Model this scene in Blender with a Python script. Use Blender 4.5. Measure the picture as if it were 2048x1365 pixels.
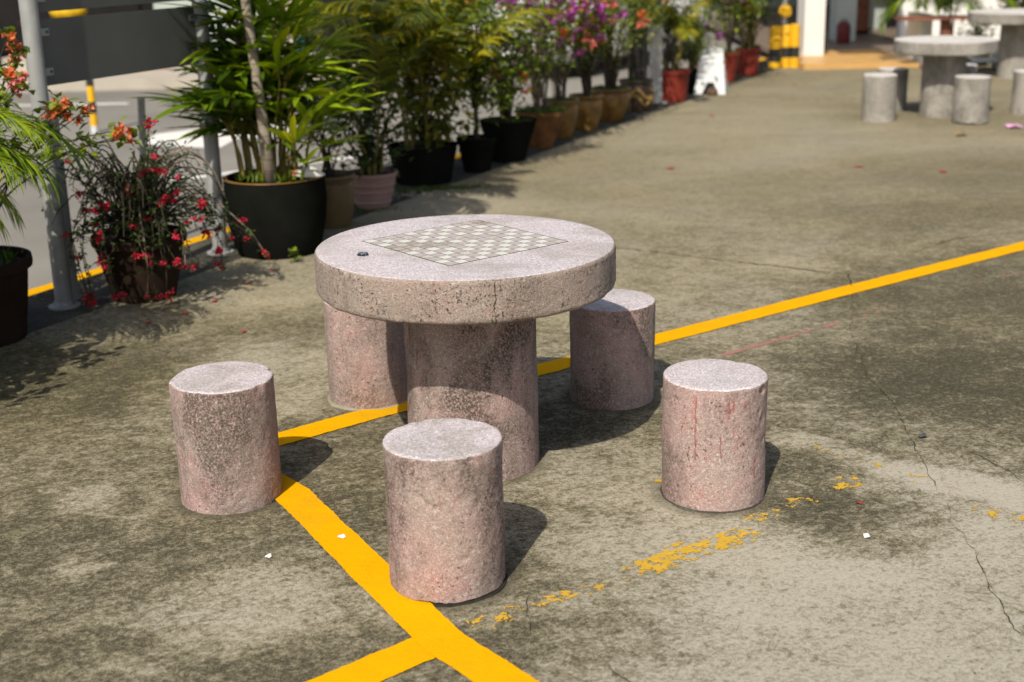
import bpy, math, random
from mathutils import Vector, Matrix, noise as mn
R = math.radians
for o in list(bpy.data.objects): bpy.data.objects.remove(o)
sc = bpy.context.scene
COL = sc.collection

# ------------------------------------------------------------------ camera
cam_d = bpy.data.cameras.new('camera'); cam = bpy.data.objects.new('camera', cam_d); COL.objects.link(cam)
cam_d.sensor_width = 36.0; cam_d.lens = 2702.35 / 2048 * 36.0
cam_d.clip_start = 0.05; cam_d.clip_end = 500
PITCH, ROLL, EYE = R(16.8365), R(-1.2486), 1.6767
fw = Vector((0, math.cos(PITCH), -math.sin(PITCH))); rt = Vector((1, 0, 0)); up = Vector((0, math.sin(PITCH), math.cos(PITCH)))
r2 = rt * math.cos(ROLL) + up * math.sin(ROLL); u2 = -rt * math.sin(ROLL) + up * math.cos(ROLL)
m = Matrix((r2, u2, -fw)).transposed().to_4x4(); m.translation = (0, 0, EYE); cam.matrix_world = m
cam_d.dof.use_dof = True; cam_d.dof.focus_distance = 4.15; cam_d.dof.aperture_fstop = 2.5; cam_d.dof.aperture_blades = 0
sc.camera = cam

# ------------------------------------------------------------------ world, sun, exposure
SUN_EL = 46.98; SHX, SHY = 0.31, 0.88                 # a shadow falls (SHX, SHY) metres per metre of height
w = bpy.data.worlds.new('World'); sc.world = w; w.use_nodes = True
wt = w.node_tree; wt.nodes.clear()
sky = wt.nodes.new('ShaderNodeTexSky'); sky.sky_type = 'NISHITA'; sky.sun_disc = False
sky.sun_elevation = R(SUN_EL); sky.sun_rotation = math.atan2(-SHX, -SHY)
sky.air_density = 1.0; sky.dust_density = 3.0
bg = wt.nodes.new('ShaderNodeBackground'); bg.inputs[1].default_value = 0.085
wo = wt.nodes.new('ShaderNodeOutputWorld'); wt.links.new(sky.outputs[0], bg.inputs[0]); wt.links.new(bg.outputs[0], wo.inputs[0])
sd = bpy.data.lights.new('sun', 'SUN'); sd.energy = 3.75; sd.angle = R(0.5); sd.color = (1.0, 0.93, 0.80)
sun = bpy.data.objects.new('sun', sd); COL.objects.link(sun)
sun.rotation_euler = Vector((SHX, SHY, -1)).to_track_quat('-Z', 'Y').to_euler()
sc.view_settings.view_transform = 'Standard'; sc.view_settings.look = 'None'
sc.view_settings.exposure = 0.35; sc.view_settings.gamma = 1.0; sc.view_settings.use_curve_mapping = False
sc.render.engine = 'CYCLES'; sc.render.filter_size = 1.0

rng = random.Random(7)
U = rng.uniform

# ------------------------------------------------------------------ node helpers
class NT:
    def __init__(s, name, rough=0.8, spec=0.3):
        s.mat = bpy.data.materials.new(name); s.mat.use_nodes = True
        s.t = s.mat.node_tree; s.b = s.t.nodes['Principled BSDF']; s.out = s.t.nodes['Material Output']
        s.b.inputs['Roughness'].default_value = rough; s.b.inputs['Specular IOR Level'].default_value = spec
        s.pos = None
    def new(s, ty): return s.t.nodes.new(ty)
    def put(s, sock, v):
        if hasattr(v, 'is_linked') or isinstance(v, bpy.types.NodeSocket): s.t.links.new(v, sock)
        elif isinstance(v, (tuple, list)) and len(v) == 3 and sock.type == 'RGBA': sock.default_value = (*v, 1)
        else: sock.default_value = v
    def coord(s, kind='world'):
        if kind == 'world': return s.new('ShaderNodeNewGeometry').outputs['Position']
        return s.new('ShaderNodeTexCoord').outputs['Object']
    def mapping(s, v, scale=(1, 1, 1), rot=(0, 0, 0), loc=(0, 0, 0)):
        n = s.new('ShaderNodeMapping'); s.put(n.inputs[0], v); n.inputs['Scale'].default_value = scale
        n.inputs['Rotation'].default_value = rot; n.inputs['Location'].default_value = loc; return n.outputs[0]
    def noise(s, v, scale, detail=4, rough=0.55, dist=0.0, col=False):
        n = s.new('ShaderNodeTexNoise'); s.put(n.inputs['Vector'], v); n.inputs['Scale'].default_value = scale
        n.inputs['Detail'].default_value = detail; n.inputs['Roughness'].default_value = rough; n.inputs['Distortion'].default_value = dist
        return n.outputs[1 if col else 0]
    def voro(s, v, scale, feature='F1', out='Distance', rnd=1.0):
        n = s.new('ShaderNodeTexVoronoi'); n.feature = feature; s.put(n.inputs['Vector'], v); n.inputs['Scale'].default_value = scale
        n.inputs['Randomness'].default_value = rnd
        return n.outputs[out]
    def math(s, op, a, b=0.0, c=0.0, clamp=False):
        n = s.new('ShaderNodeMath'); n.operation = op; n.use_clamp = clamp
        for i, x in enumerate((a, b, c)): s.put(n.inputs[i], x)
        return n.outputs[0]
    def mr(s, v, a, b, lo=0.0, hi=1.0, smooth=False):
        n = s.new('ShaderNodeMapRange'); n.interpolation_type = 'SMOOTHSTEP' if smooth else 'LINEAR'
        for i, x in enumerate((v, a, b, lo, hi)): s.put(n.inputs[i], x)
        return n.outputs[0]
    def ramp(s, f, stops):
        n = s.new('ShaderNodeValToRGB'); s.put(n.inputs[0], f); e = n.color_ramp.elements
        while len(e) < len(stops): e.new(0.5)
        for i, (p, c) in enumerate(stops): e[i].position = p; e[i].color = (*c, 1) if len(c) == 3 else c
        return n.outputs[0]
    def mix(s, f, a, b, blend='MIX'):
        n = s.new('ShaderNodeMix'); n.data_type = 'RGBA'; n.blend_type = blend
        s.put(n.inputs[0], f); s.put(n.inputs[6], a); s.put(n.inputs[7], b); return n.outputs[2]
    def bump(s, h, strength=0.5, dist=0.003, prev=None):
        n = s.new('ShaderNodeBump'); n.inputs['Strength'].default_value = strength; n.inputs['Distance'].default_value = dist
        s.put(n.inputs['Height'], h)
        if prev is not None: s.put(n.inputs['Normal'], prev)
        s.put(s.b.inputs['Normal'], n.outputs[0]); return n.outputs[0]
    def color(s, c): s.put(s.b.inputs['Base Color'], c)
    def dist(s, v, p):
        n = s.new('ShaderNodeVectorMath'); n.operation = 'DISTANCE'; s.put(n.inputs[0], v); n.inputs[1].default_value = p; return n.outputs['Value']
    def sep(s, v):
        n = s.new('ShaderNodeSeparateXYZ'); s.put(n.inputs[0], v); return n.outputs
    def island(s): return s.new('ShaderNodeNewGeometry').outputs['Random Per Island']
    def objrand(s): return s.new('ShaderNodeObjectInfo').outputs['Random']

def plain(name, col, rough=0.7, spec=0.3, var=0.25, scale=6.0, bump=0.0, metal=0.0):
    n = NT(name, rough, spec); v = n.coord('object')
    f = n.noise(v, scale, 5, 0.6)
    n.color(n.mix(n.mr(f, 0.3, 0.7), tuple(c * (1 - var) for c in col), tuple(min(1, c * (1 + var)) for c in col)))
    n.b.inputs['Metallic'].default_value = metal
    if bump: n.bump(n.noise(v, scale * 12, 4), bump, 0.003)
    return n.mat

# ------------------------------------------------------------------ materials: ground
def mat_concrete():
    n = NT('weathered_concrete', 0.88, 0.25); P = n.coord('world')
    yy = n.sep(P)[1]
    q = n.mapping(P, (1.0, 1.35, 1.0), (0, 0, R(-36)))
    big = n.noise(q, 0.8, 4, 0.55, 0.3)
    mid = n.noise(q, 3.4, 9, 0.66, 0.5)
    fine = n.noise(n.mapping(P, (1, 1.1, 1), (0, 0, R(-36))), 34, 9, 0.72, 0.1)
    flk = n.noise(n.mapping(P, (1, 1.15, 1), (0, 0, R(-32))), 12, 12, 0.76, 0.1)
    grain = n.noise(P, 230, 3, 0.75)
    near = n.mr(yy, 5.0, 9.0, 1.0, 0.42)
    t = n.math('MULTIPLY', n.math('SUBTRACT', big, 0.5), 0.45)
    t = n.math('MULTIPLY_ADD', n.math('SUBTRACT', mid, 0.5), n.math('MULTIPLY', near, .6), t)
    t = n.math('ADD', t, n.mr(yy, 5.0, 8.5, 0.45, 0.54))
    warp = n.mix(0.42, P, n.noise(P, 2.2, 11, 0.72, 0, True), 'ADD')
    off = 0.21                                           # mean shift of that warp
    # bare and grown-over patches of the slab: x, y, radius, lighter(+)/darker(-)
    for x, y, r, s in ((0.95, 2.8, 1.15, .27), (0.3, 3.9, .62, .20), (0.55, 3.35, .5, .14), (1.35, 3.75, .5, .17), (-1.5, 3.3, .95, -.10),
                       (-1.35, 3.93, .15, .24), (-1.22, 3.45, .11, .22), (-0.72, 3.2, .32, .15), (-0.6, 2.85, .3, -.1), (1.0, 3.62, .36, -.22), (1.7, 4.95, .8, -.17), (2.4, 6.2, 1.3, -.15),
                       (-1.75, 5.1, .75, -.16), (-0.9, 5.1, .7, .13), (0.3, 3.15, .3, -.10), (0.8, 6.0, .9, .13), (0.15, 4.5, .3, -.10), (1.1, 4.2, .25, -.15),
                       (-1.1, 6.6, .8, .15), (-0.4, 8.6, .8, .22), (1.2, 8.2, 1.6, .03), (2.7, 8.6, 1.5, -.10), (1.9, 11.5, 2.6, .09), (3.4, 9.4, 1.2, -.06), (3.9, 12.3, 1.2, -.10),
                       (0.35, 7.3, .5, .10), (1.45, 6.75, .35, .12), (-1.0, 5.5, .4, .08), (0.0, 2.95, .22, -.12), (1.45, 2.9, .3, -.08)):
        d = n.dist(warp, (x + off, y + off, off))
        t = n.math('MULTIPLY_ADD', n.mr(d, r, r * 0.35, 0, 1, True), s * 1.05, t)
    # pale strip where an old line was ground off
    sx = n.sep(warp); ax, ay, bx, by = 0.85 + off, 4.38 + off, 1.95 + off, 3.35 + off
    L = math.hypot(bx - ax, by - ay); ux, uy = (bx - ax) / L, (by - ay) / L
    dx = n.math('SUBTRACT', sx[0], ax); dy = n.math('SUBTRACT', sx[1], ay)
    per = n.math('ABSOLUTE', n.math('SUBTRACT', n.math('MULTIPLY', dx, uy), n.math('MULTIPLY', dy, ux)))
    alo = n.math('ADD', n.math('MULTIPLY', dx, ux), n.math('MULTIPLY', dy, uy))
    strip = n.math('MULTIPLY', n.mr(per, .13, .05, 0, 1, True), n.math('MULTIPLY', n.mr(alo, -.05, .1), n.mr(alo, 1.5, .9)))
    t = n.math('MULTIPLY_ADD', strip, .26, t)
    # crisp flecks where the dark growth has worn through
    tn = n.math('SUBTRACT', t, 0.5)
    m1 = n.mr(n.math('MULTIPLY_ADD', tn, .34, flk), .44, .56, 0, 1)
    m2 = n.mr(n.math('MULTIPLY_ADD', tn, .22, fine), .43, .57, 0, 1)
    m3 = n.mr(n.noise(n.mapping(P, (1, 1.0, 1), (0, 0, R(-25))), 80, 6, .7, .1), .44, .56, 0, 1)
    t = n.math('MULTIPLY_ADD', tn, .62, n.mr(yy, 5.0, 8.5, .51, .53))
    t = n.math('MULTIPLY_ADD', n.math('SUBTRACT', m1, .5), n.math('MULTIPLY', near, .25), t)
    t = n.math('MULTIPLY_ADD', n.math('SUBTRACT', m2, .5), n.math('MULTIPLY', near, .30), t)
    t = n.math('MULTIPLY_ADD', n.math('SUBTRACT', m3, .5), n.math('MULTIPLY', near, .26), t)
    t = n.math('MULTIPLY_ADD', n.math('SUBTRACT', grain, 0.5), 1.6, t)
    c = n.ramp(t, [(0.0, (.040, .037, .024)), (0.26, (.096, .087, .056)), (0.50, (.182, .162, .108)), (0.72, (.268, .244, .185)), (1.0, (.40, .375, .315))])
    hue = n.noise(P, 1.3, 3, 0.5); wrm = n.math('MULTIPLY', n.mr(n.math('SUBTRACT', yy, n.math('MULTIPLY', n.sep(P)[0], .45)), 2.4, 5.6, .15, 1.0), n.mr(hue, .35, .65, .25, .55))
    c = n.mix(wrm, c, n.mix(1.0, c, (1.10, 1.0, .74), 'MULTIPLY'))      # older, yellower part of the slab
    # small dark specks and pits with dirt in them
    sp = n.voro(P, 60, 'F1', 'Distance'); spm = n.math('MULTIPLY', n.mr(sp, .16, .08), n.mr(n.noise(P, 2.2, 3), .5, .66))
    c = n.mix(n.math('MULTIPLY', spm, .75), c, (.045, .043, .033))
    for (x, y, r) in ((-.892, 3.94, .157), (-.188, 3.327, .157), (.612, 3.874, .157), (.371, 4.796, .157), (-.539, 4.857, .157), (-.133, 4.19, .214)):   # darker, noise-broken ring on the ground around each foot
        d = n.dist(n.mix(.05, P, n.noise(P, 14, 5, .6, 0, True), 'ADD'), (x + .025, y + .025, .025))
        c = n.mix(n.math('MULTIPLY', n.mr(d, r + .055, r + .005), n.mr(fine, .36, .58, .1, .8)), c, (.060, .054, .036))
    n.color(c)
    n.put(n.b.inputs['Roughness'], n.mr(t, .2, .8, .92, .80))
    b1 = n.bump(n.math('MULTIPLY_ADD', fine, .8, mid), .5, .012)
    n.bump(grain, .35, .002, b1)
    return n.mat
def mat_asphalt():
    n = NT('worn_asphalt', 0.85, 0.3); P = n.coord('world')
    a = n.noise(P, .5, 5, .6); b = n.noise(P, 90, 3, .7); f = n.math('MULTIPLY_ADD', n.math('SUBTRACT', b, .5), .6, a)
    n.color(n.ramp(f, [(.25, (.165, .155, .138)), (.75, (.275, .258, .230))])); n.bump(b, .4, .004); return n.mat
def mat_dirt():
    n = NT('dirty_kerb_concrete', 0.95, 0.15); P = n.coord('world')
    a = n.noise(P, 3.5, 6, .65); b = n.noise(P, 60, 4, .7); f = n.math('MULTIPLY_ADD', n.math('SUBTRACT', b, .5), .6, a)
    n.color(n.ramp(f, [(.3, (.035, .033, .027)), (.55, (.075, .07, .055)), (.8, (.17, .158, .125))])); n.bump(f, .7, .008); return n.mat
def mat_paint(name, col, dirt=0.35, sc_=9):
    n = NT(name, 0.8, 0.04); P = n.coord('world')
    a = n.noise(P, sc_, 6, .65, .3); b = n.noise(P, 120, 4, .75)
    c = n.mix(n.mr(a, .42, .75, 0, dirt), col, tuple(x * .72 for x in col))
    c = n.mix(n.math('MULTIPLY', n.mr(b, .60, .70), n.mr(a, .42, .62, .15, .85)), c, (.17, .125, .05))
    c = n.mix(n.mr(n.noise(P, 2.6, 7, .7), .52, .70, 0, .35), c, tuple(x * .6 + .02 for x in col))
    n.color(c); n.bump(n.math('ADD', b, n.noise(P, 40, 6, .7)), .6, .003); return n.mat

# ------------------------------------------------------------------ materials: stone furniture
def mat_terrazzo(name, base, pink, dirty, top=False, dirt=0.5, chips=(.60, .55, .51), seed=0.0, red=(.40, .165, .15), rough_b=.5, pitr=110):
    n = NT(name, 0.82 if not top else 0.7, 0.3)
    O = n.coord('object'); rnd = n.objrand()
    sh = n.new('ShaderNodeVectorMath'); sh.operation = 'ADD'; n.put(sh.inputs[0], O)
    cx = n.new('ShaderNodeCombineXYZ'); n.put(cx.inputs[0], n.math('MULTIPLY', rnd, 17.3)); n.put(cx.inputs[1], n.math('MULTIPLY', rnd, 9.1)); n.put(cx.inputs[2], n.math('ADD', rnd, seed))
    n.put(sh.inputs[1], cx.outputs[0]); V = sh.outputs[0]
    cells = n.voro(V, 360 if not top else 260, 'F1', 'Color'); cv = n.sep(cells)[0]; cg = n.sep(cells)[1]
    cells2 = n.voro(V, 150, 'F1', 'Color'); c2 = n.sep(cells2)[0]
    big = n.noise(V, 4.5, 4, .6, .4); mid = n.noise(V, 22, 6, .7, .3); fine = n.noise(V, 130, 4, .75)
    c = n.mix(n.mr(big, .40, .62), base, pink)
    if not top:      # worn red paint left in blotches and runs
        run = n.noise(n.mapping(V, (30, 30, 5)), 1.0, 5, .65); blot = n.noise(V, 11, 6, .7)
        c = n.mix(n.math('MULTIPLY', n.mr(run, .60, .68), n.mr(mid, .45, .62, 0, .75)), c, red)
        c = n.mix(n.mr(blot, .54, .70, 0, .45), c, red)
    c = n.mix(n.mr(cv, .72, .80, 0, .46 if not top else .75), c, chips)
    c = n.mix(n.mr(cg, .76, .84, 0, .48 if not top else .62), c, tuple(x * .45 for x in base))
    c = n.mix(n.mr(c2, .965, .975, 0, .4), c, (.62, .58, .55))
    gr = n.noise(n.mapping(V, (1, 1, .6)), 4.6, 9, .70, .5)     # grime
    g = n.math('MULTIPLY', n.mr(gr, .45, .60), n.mr(fine, .36, .56))
    c = n.mix(n.math('MULTIPLY', g, n.math('MULTIPLY_ADD', n.math('FRACT', n.math('MULTIPLY', rnd, 7.7)), .35, dirt * .72)), c, dirty)
    pit = n.noise(n.mapping(V, (1, 1, .8)), pitr, 3, .60, .15); pm = n.math('MULTIPLY', n.mr(pit, .60, .66), n.mr(n.noise(V, 9, 5, .65), .44, .56))
    c = n.mix(n.math('MULTIPLY', pm, .75 if not top else .25), c, tuple(x * .38 for x in dirty))
    n.color(c)
    h = n.math('MULTIPLY_ADD', cv, .35, fine); h = n.math('MULTIPLY_ADD', pm, -2.2, h)
    if top: n.bump(h, .3, .0015)
    else: n.bump(h, rough_b, .0042)
    return n.mat

M = {}
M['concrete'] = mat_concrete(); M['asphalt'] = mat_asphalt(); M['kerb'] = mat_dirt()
M['yellow'] = mat_paint('yellow_line_paint', (.74, .372, .001), .3)
M['yellow_old'] = mat_paint('old_yellow_paint', (.60, .37, .045), .7, 45)
M['pinkpaint'] = mat_paint('faded_pink_paint', (.36, .175, .15), .5, 30)
M['white_line'] = mat_paint('white_road_paint', (.72, .71, .68), .3)
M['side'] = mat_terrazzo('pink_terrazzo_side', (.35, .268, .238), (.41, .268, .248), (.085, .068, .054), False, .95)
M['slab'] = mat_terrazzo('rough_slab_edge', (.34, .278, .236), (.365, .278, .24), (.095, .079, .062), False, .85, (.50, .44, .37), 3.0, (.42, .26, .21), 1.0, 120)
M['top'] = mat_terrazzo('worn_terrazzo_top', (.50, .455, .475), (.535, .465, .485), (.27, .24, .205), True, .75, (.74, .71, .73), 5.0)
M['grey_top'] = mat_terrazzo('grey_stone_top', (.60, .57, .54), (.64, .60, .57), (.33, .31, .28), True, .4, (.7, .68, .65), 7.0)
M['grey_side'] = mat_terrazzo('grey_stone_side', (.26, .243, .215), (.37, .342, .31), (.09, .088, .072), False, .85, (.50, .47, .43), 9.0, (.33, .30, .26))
M['tile_white'] = plain('white_marble_tile', (.60, .59, .555), .55, .3, .12, 40)
M['tile_grey'] = plain('pink_grey_tile', (.41, .365, .36), .65, .3, .2, 120)
M['tile_worn'] = mat_terrazzo('worn_board_tile', (.47, .435, .41), (.53, .485, .46), (.22, .20, .155), True, .8, (.66, .63, .57), 2.0)
M['tile_grime'] = mat_terrazzo('grimy_board_tile', (.40, .36, .335), (.44, .38, .36), (.18, .16, .115), True, .9, (.5, .47, .42), 4.0)
M['grout'] = plain('grimy_grout', (.12, .108, .078), .95, .1, .4, 40)
M['crack'] = plain('dark_crack', (.032, .029, .023), 1.0, .05, .3, 30)
M['soil'] = plain('potting_soil', (.045, .035, .024), .98, .1, .5, 40, .8)
M['black_pot'] = plain('black_plastic', (.0095, .010, .0085), .75, .0, .3, 5)
M['brown_pot'] = plain('dark_brown_clay', (.028, .017, .012), .8, .05, .35, 6, .2)
M['olive_pot'] = plain('brown_glazed_clay', (.115, .075, .030), .5, .4, .3, 6)
M['pink_pot'] = plain('dusty_pink_plastic', (.34, .215, .185), .65, .3, .12, 5)
M['terra'] = plain('terracotta', (.155, .070, .026), .8, .2, .5, 9, .3)
M['glazed'] = plain('ochre_glazed_clay', (.15, .080, .018), .4, .4, .6, 9)
M['red_pot'] = plain('red_clay', (.19, .026, .016), .65, .25, .4, 6)
M['dragon_dark'] = plain('dark_glazed_jar', (.052, .032, .018), .4, .5, .4, 6)
M['dragon_relief'] = plain('ochre_relief', (.32, .20, .055), .5, .4, .35, 14)
M['steel'] = plain('galvanised_steel', (.33, .335, .33), .5, .4, .14, 9, .05, .2)
M['panel'] = plain('dark_grey_sign_back', (.11, .113, .108), .6, .3, .12, 3)
M['slate'] = plain('shaded_face_grey', (.075, .085, .09), .6, .3, .25, 4)
M['pole_grey'] = plain('light_grey_paint', (.36, .37, .37), .55, .35, .15, 4)
M['iron'] = plain('dark_iron', (.06, .065, .07), .6, .4, .3, 12, .2)
M['bollard_y'] = plain('yellow_enamel', (.74, .42, .012), .5, .4, .1, 6)
M['bollard_k'] = plain('black_enamel', (.028, .028, .026), .5, .4, .2, 6)
M['white'] = plain('white_wall_paint', (.76, .75, .72), .8, .2, .05, 2)
M['white_plastic'] = plain('white_plastic', (.60, .62, .635), .5, .4, .06, 5)
M['sage'] = plain('pale_sage_paint', (.42, .47, .44), .8, .2, .06, 2)
M['orange_tile'] = plain('orange_floor_tile', (.56, .33, .115), .45, .4, .12, 3)
M['floor_shaded'] = plain('shaded_floor_brown', (.20, .155, .12), .5, .4, .15, 3)
M['wood'] = plain('reddish_wood', (.20, .075, .045), .6, .35, .3, 12)
M['maroon'] = plain('maroon_plastic', (.13, .016, .02), .5, .4, .2, 6)
M['dark_wall'] = plain('dark_shutter', (.010, .009, .0095), .8, .2, .4, 2)
M['maroon_wall'] = plain('maroon_wall', (.035, .012, .016), .8, .2, .3, 2)
M['teal'] = plain('teal_paint', (.012, .10, .13), .6, .3, .15, 4)
M['beige_wall'] = plain('beige_plaster', (.42, .38, .32), .85, .2, .12, 2)
M['car_white'] = plain('white_car_paint', (.78, .78, .77), .25, .5, .02, 2)
M['glass'] = plain('dark_car_glass', (.012, .014, .016), .08, .5, .1, 2)
M['rubber'] = plain('tyre_rubber', (.018, .018, .018), .85, .2, .2, 20)
M['lamp'] = plain('clear_lamp', (.55, .56, .58), .15, .5, .1, 5)
M['orange_cone'] = plain('orange_plastic', (.75, .13, .02), .5, .4, .1, 5)
M['magenta'] = plain('magenta_plastic', (.38, .02, .10), .5, .4, .1, 5)
M['kerb_pale'] = plain('pale_crumbs', (.26, .235, .18), .9, .2, .4, 40)
M['pebble'] = plain('white_pebble', (.62, .60, .56), .7, .3, .2, 40)
M['paper'] = plain('white_paper', (.78, .77, .74), .85, .2, .06, 30)
M['cap_metal'] = plain('blue_black_cap', (.03, .038, .055), .35, .5, .3, 60, 0, .5)
M['cap_liner'] = plain('silver_cap_liner', (.42, .45, .48), .3, .5, .2, 60, 0, .6)
M['dead_leaf'] = plain('dry_leaf', (.24, .17, .06), .85, .2, .4, 40)
M['petal_red'] = plain('fallen_red_petal', (.34, .035, .04), .8, .2, .25, 40)
M['petal_pink'] = plain('fallen_pink_petal', (.62, .30, .52), .8, .2, .2, 40)
M['cloth'] = plain('white_plastic_bag', (.70, .68, .64), .6, .3, .1, 20)
M['cloth_red'] = plain('pink_plastic_bag', (.48, .14, .13), .6, .3, .2, 20)
M['tarp'] = plain('yellow_tarpaulin', (.68, .42, .015), .6, .3, .2, 5)

def mat_leaf(name, dark, light, yellow=None, rough=.42, trans=.28):
    n = NT(name, rough, .42); i = n.island(); o = n.objrand()
    f = n.math('FRACT', n.math('ADD', i, o))
    stops = [(0, dark), (.75, light)] + ([(1.0, yellow)] if yellow else [])
    c = n.ramp(f, stops); v = n.coord('object')
    c = n.mix(n.mr(n.noise(v, 40, 3), .35, .75, 0, .35), c, n.mix(1.0, c, (.62, .7, .6), 'MULTIPLY'))
    n.color(c)
    tr = n.new('ShaderNodeBsdfTranslucent'); n.put(tr.inputs[0], n.mix(1.0, c, (1.5, 1.55, .7), 'MULTIPLY'))
    mx = n.new('ShaderNodeMixShader'); mx.inputs[0].default_value = trans
    n.t.links.new(n.b.outputs[0], mx.inputs[1]); n.t.links.new(tr.outputs[0], mx.inputs[2]); n.t.links.new(mx.outputs[0], n.out.inputs[0])
    return n.mat
M['leaf_rhapis'] = mat_leaf('glossy_palm_leaf', (0.0263, 0.0579, 0.0044), (0.1418, 0.2362, 0.0095), (0.3240, 0.3915, 0.0135))
M['leaf_lime'] = mat_leaf('lime_palm_leaf', (0.1560, 0.2470, 0.0078), (0.3120, 0.4160, 0.0104), (0.4940, 0.4680, 0.0156))
M['leaf_areca'] = mat_leaf('areca_leaf', (0.0689, 0.0851, 0.0032), (0.2970, 0.3038, 0.0081), (0.5130, 0.3645, 0.0135))
M['leaf_areca_d'] = mat_leaf('dark_areca_leaf', (0.0299, 0.0468, 0.0037), (0.1445, 0.1705, 0.0087), (0.3213, 0.2677, 0.0153))
M['leaf_dark'] = mat_leaf('dark_shrub_leaf', (0.0140, 0.0265, 0.0078), (0.0553, 0.0939, 0.0177))
M['leaf_mid'] = mat_leaf('green_shrub_leaf', (0.0312, 0.0579, 0.0059), (0.1604, 0.2308, 0.0154), (0.2700, 0.3307, 0.0189))
M['leaf_light'] = mat_leaf('pale_shrub_leaf', (0.0637, 0.1001, 0.0182), (0.1989, 0.2574, 0.0410), (0.3120, 0.3380, 0.0650))
M['leaf_red'] = mat_leaf('dark_red_leaf', (.03, .012, .010), (.075, .03, .022))
M['grass'] = mat_leaf('short_grass', (.035, .07, .010), (.09, .15, .015))
M['fl_crimson'] = mat_leaf('crimson_bract', (.42, .010, .035), (.66, .022, .07), None, .6, .25)
M['fl_orange'] = mat_leaf('orange_bract', (.50, .09, .015), (.70, .20, .05), (.70, .16, .12), .6, .25)
M['fl_pink'] = mat_leaf('salmon_pink_bract', (.62, .12, .12), (.72, .22, .22), (.75, .30, .12), .6, .25)
M['fl_purple'] = mat_leaf('purple_bract', (.28, .035, .30), (.48, .09, .46), (.58, .2, .48), .6, .25)
M['fl_white'] = mat_leaf('white_blossom', (.62, .62, .56), (.80, .80, .76), None, .6, .25)
M['bark'] = plain('grey_brown_bark', (.12, .095, .070), .9, .2, .4, 25, .5)
M['bark_dark'] = plain('dark_stem_bark', (.045, .036, .027), .9, .2, .4, 25, .4)
M['twig'] = plain('dry_pale_twig', (.24, .19, .14), .9, .2, .4, 25)
M['cane'] = plain('yellow_green_cane', (.17, .14, .030), .6, .35, .4, 12)
def mat_trunk():
    n = NT('ringed_pale_trunk', .85, .2); v = n.coord('object'); z = n.sep(v)[2]
    ring = n.math('FRACT', n.math('MULTIPLY_ADD', z, 16, n.math('MULTIPLY', n.noise(v, 6, 3), .6)))
    c = n.mix(n.mr(ring, .0, .14, 1, 0), n.ramp(n.noise(v, 22, 5, .65), [(.3, (.20, .165, .125)), (.7, (.38, .32, .26))]), (.11, .085, .06))
    n.color(c); n.bump(ring, .3, .004); return n.mat
M['trunk'] = mat_trunk()

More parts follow.
